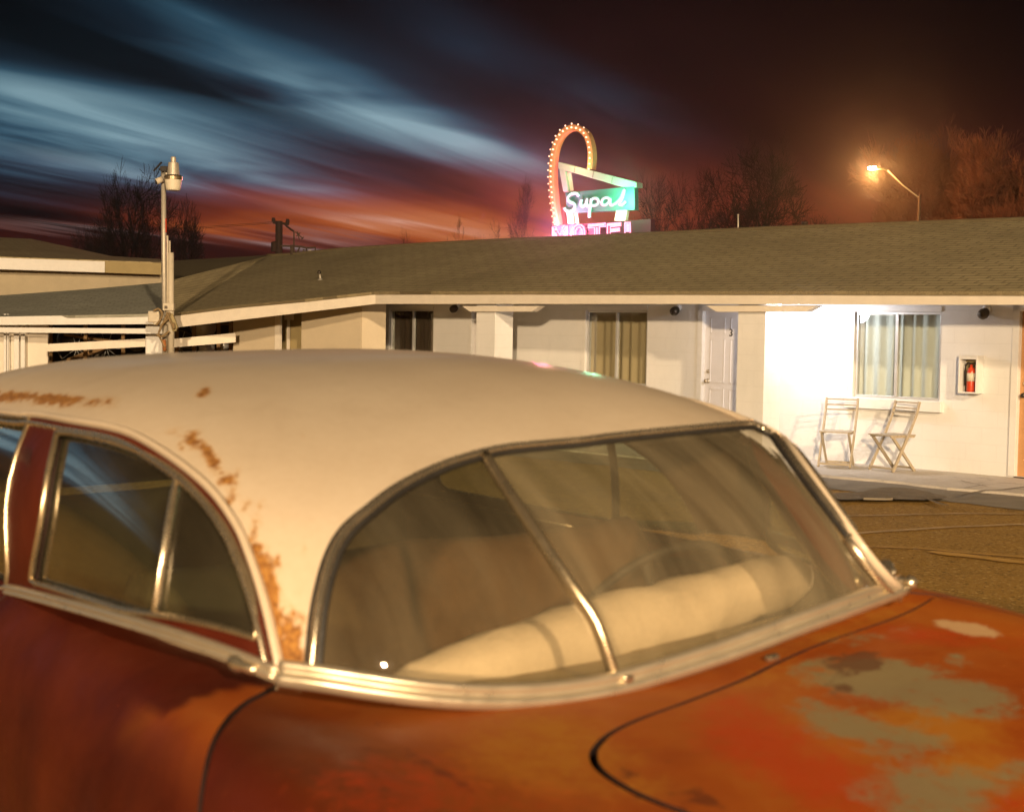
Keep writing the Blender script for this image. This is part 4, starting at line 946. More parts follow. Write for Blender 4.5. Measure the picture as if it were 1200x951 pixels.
# far brown roof seen between light pole and motel roof
b3=empty('far_shed',at(255,320,40),0,label='low far shed with flat brown roof right of the light pole',cat='building')
m=MB(); q=[at(192,337,36),at(312,300,37.5),at(312,299,44),at(192,306,44)]; m.hexa([p-UP*.1 for p in q],q); m.build('roof',M['shingle'],b3)
m=MB(); wq(m,at(190,340,36.6),at(318,330,38),0,2.4,.2); m.build('wall',M['b2wall'],b3)
# ------------------------------------------------------------------ light pole in front of the store
M['galv']=simple('galvanised_pole',(.50,.46,.38),.5,.4,.15,12,.1); M['polepaint']=simple('old_cream_conduit',(.55,.49,.38),.6,0,.15,12,.1); M['orangerust']=simple('rust_stain',(.34,.13,.04),.85,0,.3,20)
YP=25.6
def pt(px,py,Y=YP): return at(px,py,Y)
lp=empty('light_pole',Vector((pt(193,400).x,YP,0)),0,label='tall pale pole with grey dome lamp and cables at the store corner',cat='light pole')
b_=pt(195,420); b_.z=0
m=MB(); m.tube([b_,pt(192.2,300),pt(191.5,196)],[.05,.045,.042],12); m.build('post',M['galv'],lp,smooth=True)
m=MB(); b2_=pt(200.5,415,YP-.08); m.tube([b2_,pt(200,296,YP-.08)],.055,12); m.build('conduit_mast',M['polepaint'],lp,smooth=True)
m=MB(); m.tube([pt(196,380,YP-.1),pt(196.5,285,YP-.1),pt(196,276,YP-.1)],.018,8); m.build('conduit',M['polepaint'],lp,smooth=True)
m=MB(); m.tube([pt(199,300,YP-.1),pt(199,282,YP-.1)],.014,8); m.build('thin_conduit',M['polepaint'],lp,smooth=True)
m=MB(); m.box(pt(198,359.5,YP-.12),(.19,.12,.13)); m.build('junction_box',M['polepaint'],lp,bevel=.01)
m=MB(); m.box(pt(194.5,360,YP-.185),(.05,.02,.05)); m.build('box_cover',M['bronze'],lp,bevel=.004)
M['cableoff']=simple('faded_cable',(.22,.15,.07),.7,0,.3,20)
for i,pp in enumerate(([(197,366),(193,375),(188,385),(186,392),(190,400),(193,407)],[(199,366),(196,374),(190,380),(187,388)],[(195,366),(199,375),(204,385),(203,378)],[(180,364),(186,362),(190,368),(187,376),(183,381)],[(183,392),(190,394),(198,388)])):
    m=MB(); m.tube(smooth_poly([pt(a,b,YP-.18-.02*i) for a,b in pp],5),.02,6); m.build('cable',M['cableoff'],lp,smooth=True)
m=MB(); m.prism([pt(198,368,YP-.14),pt(202,367,YP-.14),pt(208,383,YP-.14),pt(206,388,YP-.14),pt(202,388,YP-.14),pt(200,378,YP-.14)],(0,.08,0)); m.build('weatherhead',M['olivewall'],lp,bevel=.01)
m=MB(); m.box(pt(181,371,YP-.1),(.20,.14,.20)); m.box(pt(186,378,YP-.1),(.18,.1,.08)); m.build('meter_bracket',M['polepaint'],lp,bevel=.02)
m=MB(); m.tube([pt(192,398,YP-.16),pt(193,411,YP-.16)],.035,8); m.build('rusty_pipe_end',M['orangerust'],lp,smooth=True)
m=MB(); m.tube([pt(199.2,262,YP-.03),pt(194.8,262,YP-.0),pt(194.5,245,YP-.0)],.001,4)
rt=MB(); rt.tube([pt(194.6,272,YP-.03),pt(194.4,256,YP-.03)],.012,6); rt.build('red_tape',emit('red_tag_paint',(.25,.02,.01),.6) if False else simple('red_tape',(.45,.05,.02),.6),lp)
# lamp head
hc=pt(202.5,214,YP-.15)
S_=YP/FPX
m=MB(); m.lathe(hc,[(0,0),(.12,0),(.17,2*S_),(.19,7*S_),(.185,9*S_),(0,9*S_)],24); 
t=NT('frosted_refractor'); b=t.bsdf((.72,.66,.52),.35,0,t.noise(t.coord(),40),.3,.003,.6); M['refractor']=t.m
hc=pt(203,223,YP-.15); u=YP/FPX
m=MB(); m.lathe(hc,[(0,0),(7.6*u,0),(8.4*u,2*u),(10*u,11.5*u),(9.6*u,12*u),(0,12*u)],28); m.build('refractor',M['refractor'],lp,smooth=False)
m=MB(); m.lathe(hc+UP*12*u,[(0,0),(10.5*u,0),(10.8*u,3.5*u),(9*u,5.5*u),(0,5.5*u)],28); m.build('lamp_rim',M['brass_chrome'],lp,smooth=False)
m=MB(); m.lathe(hc+UP*17.3*u,[(0,0),(7.2*u,0),(5.9*u,14*u),(5.4*u,14.6*u),(0,14.8*u)],24); m.build('ballast_housing',M['galv'],lp,smooth=False)
m=MB(); m.lathe(hc+UP*32*u,[(0,0),(3*u,0),(3.1*u,5.5*u),(2.5*u,6.5*u),(0,6.6*u)],16); m.build('photocell',M['galv'],lp,smooth=False)
m=MB(); m.tube([pt(191,196),pt(198,208,YP-.1)],.035,8); m.build('bracket_arm',M['galv'],lp,smooth=True)
m=MB(); m.tube([pt(183,213,YP-.15),pt(190,210,YP-.1)],.055,10); m.build('camera_tube',M['polepaint'],lp,smooth=True)
m=MB(); m.lathe(pt(182,213.4,YP-.16),[(0,0),(.04,0),(.04,.03),(0,.03)],12,Vector((1,.3,.2))); m.build('camera_lens',M['rubber'],lp)
m=MB(); m.box(pt(192.5,198,YP-.12),(.12,.1,.09)); m.tube([pt(186,198.5,YP-.1),pt(192,198,YP-.1)],.018,6); m.build('black_bracket',M['rubber'],lp,bevel=.006)
m=MB(); m.tube([pt(180,200.5,YP-.12),pt(189.5,190,YP-.12)],.018,6); m.build('antenna_bar',M['rubber'],lp)
# roof bits
def roofz(px,py,Y=None): return at(px,py,Y)
vp=empty('roof_vent_pipe',at(377,340,27.5),0,label='small metal mast with round tin disc on roof near the bend in the eave',cat='vent')
m=MB(); m.tube([at(378.5,341,27.5),at(375.5,328,27.5),at(374.5,318,27.5)],.02,8); m.build('mast',M['galv'],vp,smooth=True)
m=MB(); m.lathe(at(375.5,329,27.42),[(0,-.02),(.05,-.02),(.055,0),(.02,.02),(0,.03)],14,Vector((0,-1,.2))); m.build('disc',M['galv'],vp,smooth=True)
m=MB(); m.lathe(at(374,320.5,27.45),[(0,0),(.035,.0),(.038,.03),(.02,.06),(0,.065)],12); m.build('cap',M['bronze'],vp,smooth=True)
def pipe(px,y0,y1,Y,r,lab):
    m=MB(); m.tube([at(px,y1,Y),at(px,y0,Y)],r,10); m.lathe(at(px,y0,Y),[(0,0),(r*1.2,0),(r*1.2,.03),(0,.03)],10); m.build('vent_stack',M['galv'] if px<900 else M['bronze'],None,smooth=True,label=lab,cat='vent pipe')
pipe(865,253,275,25.2,.014,'thin pale vent pipe standing on the roof ridge right of the sign'); pipe(943,262,273,24,.05,'short dark vent pipe on the roof ridge under the big bare tree')
# ------------------------------------------------------------------ utility pole beyond the roof
M['silh']=simple('creosote_silhouette',(.05,.032,.022),.9,0,.2,8)  # silhouette darkness put into the colour, on wood and metal alike
YU=70.0; U=lambda x,y: at(x,y,YU)
up=empty('utility_pole',Vector((U(327,300).x,YU,0)),0,label='dark wooden utility pole with crossarm beyond the left end of roof',cat='utility pole')
b=U(327.5,300); b.z=0
m=MB(); m.tube([b,U(327,259)],.17,10); m.build('pole',M['silh'],up)
m=MB(); m.prism([U(319.5,259.5),U(319.5,262),U(338,263.5),U(338,261)],(0,.2,0)); m.build('crossarm',M['silh'],up)
m=MB(); m.lathe(U(337,262),[(0,0),(.08,0),(.1,.1),(.06,.22),(0,.23)],8); m.build('insulator',M['silh'],up)
m=MB(); m.lathe(U(320.5,260),[(0,0),(.08,0),(.1,.1),(.06,.2),(0,.21)],8); m.build('insulator',M['silh'],up)
m=MB(); m.lathe(U(321.5,295),[(0,0),(.16,0),(.16,.45),(.05,.5),(0,.5)],10); m.build('transformer',M['silh'],up)
m=MB(); m.tube(smooth_poly([U(334,263),U(340,268),U(344.5,271)],4),.05,5); m.build('wire',M['silh'],up)
for i,(a,b_) in enumerate((((319,260),(250,255)),((319,261.5),(250,258)))):
    p,q=U(*a),U(*b_)+Vector((-20,20,2)); m=MB(); m.tube([p.lerp(q,t/10)-UP*(.8*math.sin(PI*t/10)) for t in range(11)],.010,4); m.build('wire',M['silh'],up)
YA=34; A_=lambda x,y: at(x,y,YA)
an=empty('rooftop_antenna_mast',A_(344,300),0,label='thin roof mast with small television antenna beside the utility pole',cat='antenna')
m=MB(); m.tube([A_(344.5,300),A_(344.5,271)],.018,6); m.build('mast',M['silh'],an)
m=MB(); m.tube([A_(346,271.5),A_(355,279.5)],.014,5)
for (a,b_,c,d) in ((348,271,351,276),(347,277,352,272.5),(353,281,356,277.5),(349,275,351,281)): m.tube([A_(a,b_),A_(c,d)],.012,5)
m.build('antenna',M['silh'],an)
fr=empty('roof_pipe_frame',A_(345,292),0,label='low dark pipe frame and stub vents along the roof end by the antenna mast',cat='pipe frame')
for q in ([(329,288),(353,289),(359,290.5),(369.5,290),(369.5,296)],[(359,290.5),(359,297)],[(351,290),(348,297)],[(355.5,297),(356,292)]):
    m=MB(); m.tube([A_(*p) for p in q],.022,6); m.build('pipe',M['silh'],fr)
m=MB(); m.tube([A_(342.3,298),A_(342.3,287)],.05,8); m.build('stub_vent',M['silh'],fr)
m=MB(); m.tube([A_(363,295),A_(363,293)],.04,8); m.build('stub_vent',M['galv'],fr)
# ------------------------------------------------------------------ motel sign: panels in a plane that recedes to the right
YS=44.0; SO=at(655,277,YS); SD=Vector((math.cos(R(36)),-math.sin(R(36)),0)); SN=Vector((SD.y,-SD.x,0))   # SN faces us
def sp(px,py,n=0.0): return on_plane(px,py,SO+SN*n,SN)
def z4(x,y): return 560+x/5.4545,130+y/5.4545
def Z(x,y,n=0.0): return sp(*z4(x,y),n)
sign=empty('motel_sign',Vector((SO.x+1,SO.y+.8,0)),0,label='lit neon motel sign with tall bulb-lined loop above the roof ridge',cat='sign')
M['loop']=simple('copper_sign_metal',(.58,.33,.14),.45,.3,.2,6); M['mint']=simple('mint_sign_enamel',(.24,.40,.31),.4,0,.12,3); M['teal']=simple('teal_sign_enamel',(.035,.16,.13),.45,0,.15,3); M['maroon']=simple('maroon_sign_panel',(.07,.018,.022),.6,0,.2,3); M['creamleg']=simple('cream_sign_leg',(.62,.56,.48),.5,0,.1,4)
lpts=[(508,900),(500,725),(485,620),(475,520),(468,420),(472,320),(488,230),(520,160),(560,120),(605,106),(650,118),(685,150),(705,195),(716,250),(718,310),(712,372)]
LP_=smooth_poly([Z(a,b) for a,b in lpts],6)
vs=[];fs=[]
m=MB(); n_=len(LP_); wd=.17; dp=.24
for i,p in enumerate(LP_):
    t=(LP_[min(i+1,n_-1)]-LP_[max(i-1,0)]).normalized(); q=t.cross(SN).normalized()
    vs+=[p+q*wd/2,p-q*wd/2,p-q*wd/2-SN*dp,p+q*wd/2-SN*dp]
for i in range(n_-1):
    for k_ in range(4): fs.append((i*4+k_,i*4+(k_+1)%4,(i+1)*4+(k_+1)%4,(i+1)*4+k_))
fs+=[(0,1,2,3),tuple((n_-1)*4+k_ for k_ in range(4))]; m.add(vs,fs); loopo=m.build('loop',M['loop'],sign)
bm_=emit('bulb_glass',(1,.58,.36),3.2)
def bulbmesh():
    m=MB(); m.lathe((0,0,0),[(.012,-.02),(.02,.0),(.034,.025),(.036,.045),(.022,.07),(0,.075)],10,Vector((0,0,1))); me=bpy.data.meshes.new('bulb'); me.from_pydata(m.v,[],m.f); me.materials.append(bm_); me.polygons.foreach_set('use_smooth',[True]*len(me.polygons)); return me
BME=bulbmesh(); loopM=Matrix.Translation(sign.location).inverted()
acc=0; last=LP_[0]; cnt=0
fine=smooth_poly([Z(a,b,.02) for a,b in lpts],24)
for p in fine:
    acc+=(p-last).length; last=p
    if p.z<at(650,282,YS).z: acc=0; continue
    if acc>.155:
        acc=0; o=bpy.data.objects.new('bulb',BME); C.objects.link(o); o.parent=loopo; o.matrix_parent_inverse=Matrix.Identity(4)
        o.matrix_basis=loopM@Matrix.Translation(p)@SN.to_track_quat('Z','Y').to_matrix().to_4x4()@Matrix.Scale(.8,4); cnt+=1
# outer rim bulbs, standing off the edge of the band
fine2=smooth_poly([Z(a,b,-.1) for a,b in lpts],24); acc=0; last=fine2[0]
for i,p in enumerate(fine2):
    acc+=(p-last).length; last=p
    if p.z<at(650,282,YS).z or i in (0,len(fine2)-1): acc=0; continue
    if acc>.19 and cnt<96:
        t=(fine2[i+1]-fine2[i-1]).normalized(); q=t.cross(SN).normalized(); c=Z(600,400); q=q if q.dot(p-c)>0 else -q
        acc=0; o=bpy.data.objects.new('bulb',BME); C.objects.link(o); o.parent=loopo; o.matrix_parent_inverse=Matrix.Identity(4)
        o.matrix_basis=loopM@Matrix.Translation(p+q*.09)@q.to_track_quat('Z','Y').to_matrix().to_4x4()@Matrix.Scale(.62,4); cnt+=1
def slab(name,q,th,mat,parent=None,n=0.0,**k):
    m=MB(); m.prism([Z(a,b,n) for a,b in q],-SN*th); return m.build(name,mat,parent or sign,**k)
s1=slab('sloping_beam',[(512,325),(1014,455),(1014,488),(925,487),(512,368)],.35,M['mint'],bevel=.01)
for a,b in ((618,355),(735,388),(856,425)):
    m=MB(); m.tube([Z(a+4,b,.004),Z(a-2,b+40,.004)],.008,4); m.build('seam',M['silh'],s1)
slab('leg',[(520,372),(556,380),(578,515),(545,515)],.2,M['mint']); slab('leg',[(560,384),(592,394),(606,508),(580,515)],.06,M['creamleg'],None,-.12)
slab('leg',[(568,650),(604,650),(612,720),(576,720)],.15,M['creamleg']); slab('leg',[(606,650),(634,650),(645,720),(616,720)],.06,M['creamleg'],None,-.1); slab('leg',[(885,635),(952,635),(942,702),(872,702)],.15,M['creamleg'])
pn=slab('name_panel',[(560,522),(1000,482),(1002,632),(566,652)],.22,M['teal'])
neonW=emit('white_blue_neon',(.62,1,.96),2.2); neonP=emit('pink_neon',(1,.36,.52),2.6)
def stroke(name,pts,r,mat,parent,n=.06,sm=4):
    m=MB(); P=[Z(a,b,n) for a,b in pts]; P=smooth_poly(P,sm) if sm>1 else P; m.tube(P,r,8); return m.build(name,mat,parent,smooth=True)
let={'letter_s':[(646,542),(628,526),(600,528),(580,545),(576,565),(590,580),(612,590),(622,606),(612,628),(590,640),(566,636),(554,620)],
'letter_u':[(664,566),(660,590),(664,606),(678,606),(692,590),(698,564),(696,590),(700,606),(712,600)],
'letter_p':[(724,562),(722,600),(716,640),(712,682)],'letter_p_bowl':[(722,578),(736,560),(756,558),(770,570),(768,590),(752,602),(728,604)],
'letter_a':[(846,566),(826,554),(804,560),(792,580),(798,598),(816,600),(836,584),(846,562),(846,590),(856,602),(876,594)],
'letter_i':[(876,594),(900,576),(922,545),(938,502),(930,540),(918,572),(908,592),(918,602),(936,592),(946,578)],'letter_link':[(876,594),(896,576),(912,556)]}
M['channel']=simple('pale_letter_channel',(.22,.36,.32),.4)
for k_,v_ in let.items():
    if k_.startswith('letter_link'): continue
    o=stroke(k_.replace('_bowl',''),v_,.024,neonW,pn)
    stroke('letter_back',v_,.055,M['channel'],o,.01)
mp_=slab('motel_panel',[(472,735),(1105,690),(1105,800),(472,900)],.25,M['maroon'])
def neonletter(name,strokes,glow=True):
    first=None
    for st in strokes:
        o=stroke(name if first is None else 'tube',st,.023,neonP,mp_ if first is None else first,.06,1)
        first=first or o
def outl(x0,x1,yt0,yt1,segs): return segs
# double-outlined block letters M O T E L (lower edge hidden by the roof)
neonletter('letter_m',[[(478,900),(478,742),(498,740),(522,790),(548,736),(572,734),(574,890),(556,892),(554,770),(530,830),(514,830),(496,776),(496,895)],[(486,890),(486,750)],[(563,745),(565,880)]])
neonletter('letter_o',[[(608,760),(618,738),(636,728),(660,728),(676,742),(682,768),(682,840),(668,870),(640,880),(616,870),(606,840),(608,760)],[(624,766),(634,748),(652,744),(664,756),(666,780),(666,836),(650,858),(630,850),(624,830),(624,766)]])
neonletter('letter_t',[[(706,728),(816,718),(816,738),(776,742),(776,860),(746,862),(746,746),(706,748),(706,728)],[(714,737),(808,729)],[(761,744),(761,855)]])
neonletter('letter_e',[[(828,722),(914,716),(914,732),(846,740),(846,756),(906,750),(906,766),(846,772),(846,800),(912,794),(912,812),(828,820),(828,722)],[(836,730),(908,724)],[(846,764),(900,758)]])
neonletter('letter_l',[[(940,714),(972,712),(974,780),(940,784),(940,714)],[(952,722),(962,722),(962,772),(952,772),(952,722)]])
m=MB(); 
for a in (600,900):
    p=Z(a,760,-.15); q=Vector((p.x,p.y,0)); m=MB(); m.tube([q,p],.09,10); m.build('support_post',M['galv'],sign)
# ------------------------------------------------------------------ street lamp beyond the roof
YL=62.0; Ls=lambda x,y: at(x,y,YL)
sl=empty('street_lamp',Vector((Ls(1078,240).x,YL,0)),0,label='glowing street lamp on long slanting arm behind the roof',cat='street lamp')
b=Ls(1077,255); b.z=0
m=MB(); m.tube([b,Ls(1077.7,228)],.065,10); m.build('pole',M['silh'],sl)
m=MB(); m.tube([Ls(1077.5,232),Ls(1058,217),Ls(1040,199.5)],.028,8); m.build('arm',M['galv'],sl)
m=MB(); m.tube([Ls(1040,199.5),Ls(1034,197.5),Ls(1024,197)],[.035,.05,.09],10); m.build('lamp_head',M['bronze'],sl,smooth=True)
m=MB(); m.lathe(Ls(1022,199.2),[(0,0),(.12,.02),(.18,.07),(.16,.12),(0,.13)],16); m.build('lamp_lens',emit('lit_street_lamp',(1,.62,.30),260),sl,smooth=True)
# ------------------------------------------------------------------ bare trees
M['bark']=simple('silhouette_bark',(.013,.008,.006),.9,0,.3,6); M['barklit']=simple('lamp_red_twigs',(.12,.045,.025),.9,0,.3,6)  # lit and unlit bark: lamp red and silhouette black put into the colours
def tree(px,base_py,top_py,Y,spread_px,seed,label,levels=5,lean=0,mat='bark',multi=1,thick=1.0,twig=1.0,trunkfrac=.28,nb=3,ang=1.0,mr=.009):
    rnd=random.Random(seed); base=at(px,base_py,Y); base.z=0; top=at(px,top_py,Y); H=top.z; S=spread_px/FPX*Y/2
    root=empty('bare_tree',base,rnd.uniform(0,6),label=label,cat='tree',group='bare winter trees behind the motel'); root.rotation_euler=(0,0,0)
    tr=MB(); cr=MB()
    def branch(p,d,L,r,lv,mb):
        n=4 if lv<2 else 3; pts=[p]; rs=[r]; q=p.copy(); dd=d.copy()
        kids=[]
        for i in range(n):
            dd=(dd+Vector((rnd.gauss(0,.13),rnd.gauss(0,.13),rnd.gauss(.03,.08)))).normalized()
            q=q+dd*(L/n); pts.append(q.copy()); rs.append(max(mr*Y/60,r*(1-.55*(i+1)/n))); kids.append((q.copy(),dd.copy(),rs[-1]))
        mb.tube(pts,rs,7 if lv==0 else (5 if lv<3 else 3),cap=False)
        if lv>=levels: return
        k=nb if lv<levels-1 else int(nb+1*twig)
        for j in range(k+ (1 if lv>1 else 0)):
            f=rnd.choice(kids[1:]) if j else kids[-1]
            a=ang*(rnd.uniform(.35,.95) if j else rnd.uniform(.05,.35)); ax=Vector((rnd.gauss(0,1),rnd.gauss(0,1),rnd.gauss(0,.4))).cross(f[1])
            if ax.length<1e-3: continue
            nd=Matrix.Rotation(a,3,ax.normalized())@f[1]; nd.z+=.06; nd.normalize()
            branch(f[0],nd,L*rnd.uniform(.60,.82),f[2]*rnd.uniform(.6,.85),lv+1,cr)
    for t_ in range(multi):
        d=Vector((rnd.gauss(0,.08)+lean+(0 if multi==1 else rnd.uniform(-.55,.55)*S/(H*.5)),rnd.gauss(0,.08),1)).normalized()
        branch(base+Vector((rnd.uniform(-.3,.3)*(multi>1),0,0)),d,H*trunkfrac*1.05,thick*(.022*H+.05)/(1 if multi==1 else 1.7),0,tr)
    # scale so that the crown reaches the height and width seen
    mx=max(v[2] for v in cr.v); kz=H/mx; w=sorted(abs(v[0]-base.x) for v in cr.v)[int(len(cr.v)*.96)]; kx=S/max(w,.1)
    f=lambda v:(base.x+(v[0]-base.x)*kx,base.y+(v[1]-base.y)*kx,v[2]*kz)
    tr.v=[f(v) for v in tr.v]; cr.v=[f(v) for v in cr.v]
    tr.build('trunk',M[mat],root); me=bpy.data.meshes.new('crown'); me.from_pydata(cr.v,[],cr.f); link('crown',me,M[mat],root)
tree(166,300,184,62,92,3,'tall bare tree left of the light pole',5,.0,'bark',1,2.2,1.7,.42,4,1.15,.013)
tree(130,300,240,60,70,4,'low reddish thicket tree at left foot of the tall bare tree',5,0,'bark',3,.9,1.5,.46,4,1.3,.009)
tree(213,300,226,58,76,5,'rounded bare tree just right of the light pole',5,.12,'bark',1,1.8,1.7,.44,4,1.2,.012)
tree(478,292,264,75,34,8,'tiny bare tree farthest left along the ridge',5,0,'bark',1,1,1,.58,3,1.3)
tree(537,290,248,75,38,9,'small upright bare tree between the two shrubby ones on the ridge',5,0,'bark',1,1.2,1,.55,3,1.2)
tree(577,288,252,72,46,10,'small broad bare tree nearest the left of sign',5,0,'bark',1,1.2,1,.55,3,1.3)
tree(628,286,205,80,80,11,'faint bare tree partly hidden by the sign loop',5,0,'barklit',1,.7,1,.32,3)
tree(795,282,186,66,110,12,'bare tree with tangled twigs right of the motel sign',5,0,'bark',2,2.1,1.5,.42,4,1.2,.011)
tree(912,278,146,60,215,14,'broad dark bare tree with spreading limbs behind the ridge',5,.02,'bark',1,2.8,1.6,.46,4,1.15,.013)
tree(860,276,205,72,110,15,'lower thin bare tree behind left limbs of the broad tree',5,0,'bark',2,1.6,1.5,.42,4,1.2,.010)
tree(975,276,232,72,120,16,'low arching bare branches under the street lamp',6,0,'bark',2,1.8,1,.28,3,1.3)
tree(1105,268,130,70,170,17,'tall fine-twigged tree behind the street lamp pole',7,.0,'barklit',4,.5,1.0,.36,3,.8)
tree(1190,262,140,66,120,18,'tall fine-twigged tree at the right edge of picture',7,0,'barklit',4,.5,1.0,.36,3,.8)
tree(1040,268,205,78,90,19,'small red-lit tree left of the street lamp pole',5,0,'barklit',2,.7,1,.28,3)
# ------------------------------------------------------------------ sky at dusk: clear sky plus long wind-drawn cloud streaks, as a function of direction
W=bpy.data.worlds.new('World'); scene.world=W; W.use_nodes=True
class WT(NT):
    def __init__(s): s.t=W.node_tree; s.n=s.t.nodes; s.n.clear(); s.out=s.n.new('ShaderNodeOutputWorld')
t=WT()
tc=t.new('ShaderNodeTexCoord'); nm=t.new('ShaderNodeVectorMath',operation='NORMALIZE'); t.l(tc.outputs['Generated'],nm.inputs[0])
sp_=t.new('ShaderNodeSeparateXYZ'); t.l(nm.outputs[0],sp_.inputs[0]); X,Y_,Z_=sp_.outputs
az=t.math('MULTIPLY',t.math('ARCTAN2',X,Y_),180/PI); el=t.math('MULTIPLY',t.math('ARCSINE',Z_),180/PI)
# cloud plane coordinates, turned to the wind
zz=t.math('ADD',t.math('MAXIMUM',Z_,0),.045); qx=t.math('DIVIDE',X,zz); qy=t.math('DIVIDE',Y_,zz)
wa=math.atan2(.42,1.0); ca,sa=math.cos(wa),math.sin(wa)
along=t.math('ADD',t.math('MULTIPLY',qx,sa),t.math('MULTIPLY',qy,ca)); across=t.math('SUBTRACT',t.math('MULTIPLY',qx,ca),t.math('MULTIPLY',qy,sa))
def cvec(a,b,z=0):
    c=t.new('ShaderNodeCombineXYZ'); t.l(t.math('MULTIPLY',along,a),c.inputs[0]); t.l(t.math('MULTIPLY',across,b),c.inputs[1]); c.inputs[2].default_value=z; return c.outputs[0]
s1=t.noise(cvec(.16,1.5,1.3),1,5,.55); s2=t.noise(cvec(.35,7,4.1),1,5,.6); s3=t.noise(cvec(.10,.55,9.2),1,3,.5,.3)
streak=t.math('ADD',t.math('MULTIPLY',t.math('SUBTRACT',s1,.5),1.0),t.math('MULTIPLY',t.math('SUBTRACT',s2,.5),.38))
def ae(px,py):
    o,d=ray(px,py); d=d.normalized(); return math.degrees(math.atan2(d.x,d.y)),math.degrees(math.asin(d.z))
PD=math.degrees(1/FPX)
dist=t.math('MULTIPLY',t.math('SUBTRACT',s3,.5),3.0)
wv=t.new('ShaderNodeCombineXYZ'); t.l(az,wv.inputs[0]); t.l(t.math('ADD',t.math('ADD',el,t.math('MULTIPLY',streak,1.6)),dist),wv.inputs[1])
def blob(px,py,rx,ry,ang,st):
    a0,e0=ae(px,py); mpn=t.new('ShaderNodeMapping',vector_type='TEXTURE'); t.l(wv.outputs[0],mpn.inputs[0])
    mpn.inputs['Location'].default_value=(a0,e0,0); mpn.inputs['Rotation'].default_value=(0,0,R(-ang)); mpn.inputs['Scale'].default_value=(rx*PD*2.3,ry*PD*2.3,1)
    g=t.new('ShaderNodeTexGradient',gradient_type='QUADRATIC_SPHERE'); t.l(mpn.outputs[0],g.inputs[0]); return g.outputs[1],st
def total(L):
    acc=None
    for b in L:
        g,st=blob(*b); acc=t.math('MULTIPLY_ADD',g,st,0.0 if acc is None else acc)
    return acc
blue=total([(330,75,200,45,18,.40),(180,158,240,62,7,.85),(150,210,190,22,4,.75),(520,150,170,26,20,.6),(740,130,80,20,22,.30),(60,110,150,22,8,.5),(560,60,120,30,25,.22),(420,90,90,30,18,.3),(240,15,120,14,20,.25),(350,212,70,8,3,.25),(-900,150,500,140,0,.35),(-1650,60,420,330,0,1.3)])
patch=t.noise(cvec(.55,1.6,23),1,3,.5,.8)
blue=t.math('MULTIPLY',blue,t.range(patch,.34,.62,.45,1.12)); blue=t.math('MULTIPLY',blue,t.range(t.math('ADD',el,t.math('MULTIPLY',streak,.8)),4.3,6.3))
dark=total([(0,-10,200,70,10,.8),(230,105,190,20,15,.8),(60,45,160,22,12,.8),(30,250,140,24,3,.9),(60,180,70,10,6,.4),(420,190,130,18,6,.45)])
orange=total([(430,265,260,30,2,.68),(330,232,160,18,4,.35),(250,262,120,18,2,.7),(620,255,200,60,0,.9),(60,190,60,12,4,.22),(420,200,150,25,5,.35),(80,268,110,7,4,.9),(930,262,270,90,0,.62),(1040,225,80,60,0,.2),(-400,300,500,60,0,.6)])
pale=total([(345,288,70,5,6,.55),(90,272,90,5,5,.5),(470,262,90,4,5,.3),(380,275,60,4,4,.3)])
warmdark=total([(520,215,330,80,5,.75),(900,200,420,110,0,.5),(700,60,300,80,0,.25)])
def madd(col,f,c): 
    return t.mix(1.0,col,t.mix(f,(0,0,0),c),'ADD')
fmod=t.math('ADD',1.0,t.math('MULTIPLY',streak,1.7)); fmod=t.math('MAXIMUM',t.math('ADD',fmod,t.math('MULTIPLY',t.math('SUBTRACT',t.noise(cvec(.22,.9,17),1,3,.5,.4),.5),2.2)),.12)
col=t.mix(0.0,(.003,.0014,.0014),(0,0,0))
col=madd(col,t.math('MULTIPLY',warmdark,fmod),(.040,.011,.008))
col=t.mix(1.0,col,t.ramp(t.math('MULTIPLY',t.math('MULTIPLY',blue,fmod),.95),[(0,(0,0,0)),(.18,(.006,.022,.040)),(.38,(.030,.090,.140)),(.62,(.105,.215,.280)),(1,(.24,.40,.47))]),'ADD')
col=t.mix(1.0,col,t.ramp(t.math('MULTIPLY',t.math('MULTIPLY',orange,fmod),.6),[(0,(0,0,0)),(.2,(.045,.006,.003)),(.45,(.17,.024,.006)),(.75,(.36,.075,.015)),(1,(.5,.15,.05))]),'ADD')
col=madd(col,t.math('MULTIPLY',pale,fmod),(.36,.38,.38))
dk=t.math('SUBTRACT',1.0,t.math('MINIMUM',t.math('MULTIPLY',dark,1.0),.93)); 
col=t.mix(1.0,col,t.mix(dk,(.05,.03,.03),(1,1,1)),'MULTIPLY')
# beneath the horizon nothing
sky=t.new('ShaderNodeTexSky'); sky.sky_type='NISHITA'; sky.sun_disc=False; sky.sun_elevation=R(-4.5); sky.sun_rotation=R(-15)
skb=t.mix(1.0,sky.outputs[0],(.008,.008,.008),'MULTIPLY')
col=t.mix(1.0,col,skb,'ADD')
bg=t.new('ShaderNodeBackground'); t.l(col,bg.inputs[0]); bg.inputs[1].default_value=1.0; t.l(bg.outputs[0],t.out.inputs[0])
W.cycles.sampling_method='MANUAL'; W.cycles.sample_map_resolution=256
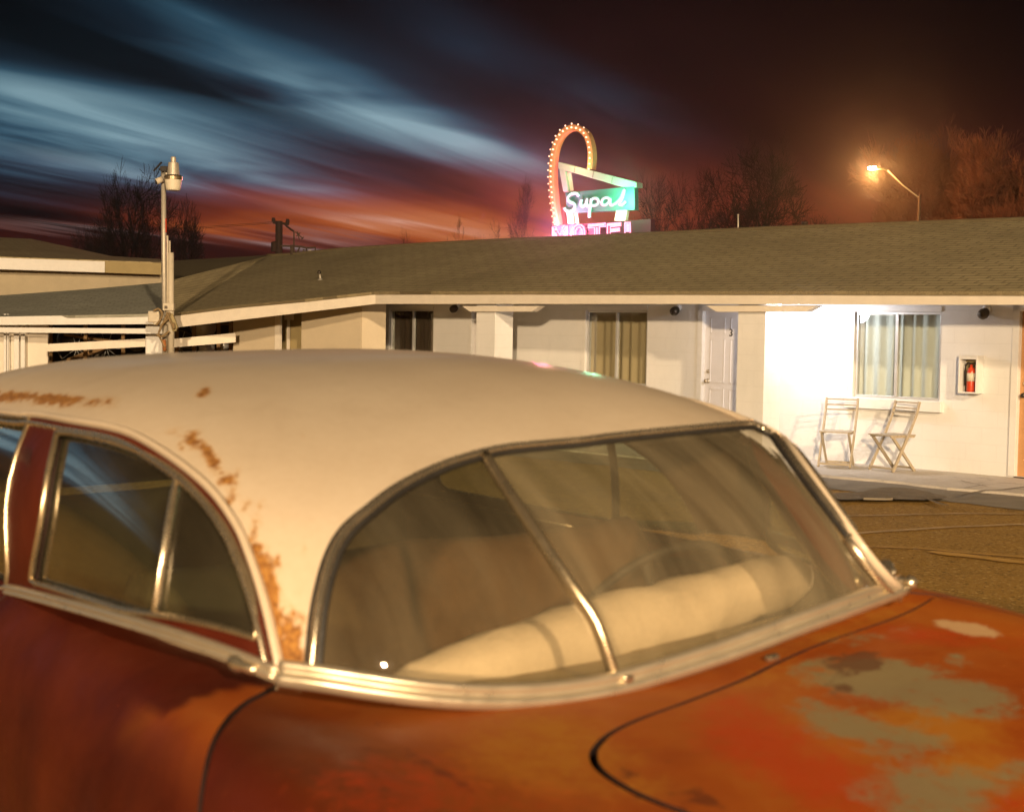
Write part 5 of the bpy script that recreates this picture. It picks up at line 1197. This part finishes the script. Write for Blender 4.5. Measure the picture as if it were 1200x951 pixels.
# ------------------------------------------------------------------ lamps
def lamp(name,kind,loc,e,col,size=.3,**k):
    d=bpy.data.lights.new(name,kind); d.energy=e; d.color=col
    if kind in('POINT','SPOT'): d.shadow_soft_size=size
    o=bpy.data.objects.new(name,d); C.objects.link(o); o.location=loc; return o
lamp('yard_lamp_light','POINT',(20,-56,25),215000,(1,.72,.43),1.2)
lamp('yard_lamp_light','POINT',(-6,-58,13),245000,(1,.72,.43),1.2)
lamp('ceiling_lamp_light','POINT',CL-UP*.13,78,(.95,.93,1),.16)
lamp('street_lamp_light','POINT',Ls(1022,204),2100,(1,.42,.12),.2)
lamp('sign_pink_light','POINT',Z(520,785,.45),1300,(1,.20,.40),.3)
lamp('sign_green_light','POINT',Z(910,560,.45),170,(.3,1,.55),.3)
lamp('loop_bulb_light','POINT',Z(590,330,.45),40,(1,.55,.25),.3)
# ------------------------------------------------------------------ night air
HZ=True
if HZ:
    m=MB(); m.box((0,55,19.5),(270,250,41)); 
    hm=bpy.data.materials.new('night_air'); hm.use_nodes=True; n=hm.node_tree.nodes; n.clear(); o_=n.new('ShaderNodeOutputMaterial'); v_=n.new('ShaderNodeVolumePrincipled')
    v_.inputs['Color'].default_value=(.9,.9,.9,1); v_.inputs['Density'].default_value=.0008; v_.inputs['Anisotropy'].default_value=.95; hm.node_tree.links.new(v_.outputs[0],o_.inputs['Volume'])
    m.build('haze',hm,kind='stuff')
# ------------------------------------------------------------------ render settings
scene.render.engine='CYCLES'
cy=scene.cycles; cy.use_denoising=True; cy.denoiser='OPENIMAGEDENOISE'; cy.max_bounces=8; cy.diffuse_bounces=3; cy.glossy_bounces=4; cy.transparent_max_bounces=16; cy.transmission_bounces=6
cy.sample_clamp_indirect=6; cy.caustics_reflective=False; cy.caustics_refractive=False; cy.use_light_tree=True; cy.use_adaptive_sampling=True; cy.adaptive_threshold=.02
vs=scene.view_settings; vs.view_transform='Standard'; vs.look='None'; vs.exposure=0; vs.gamma=1; vs.use_curve_mapping=False
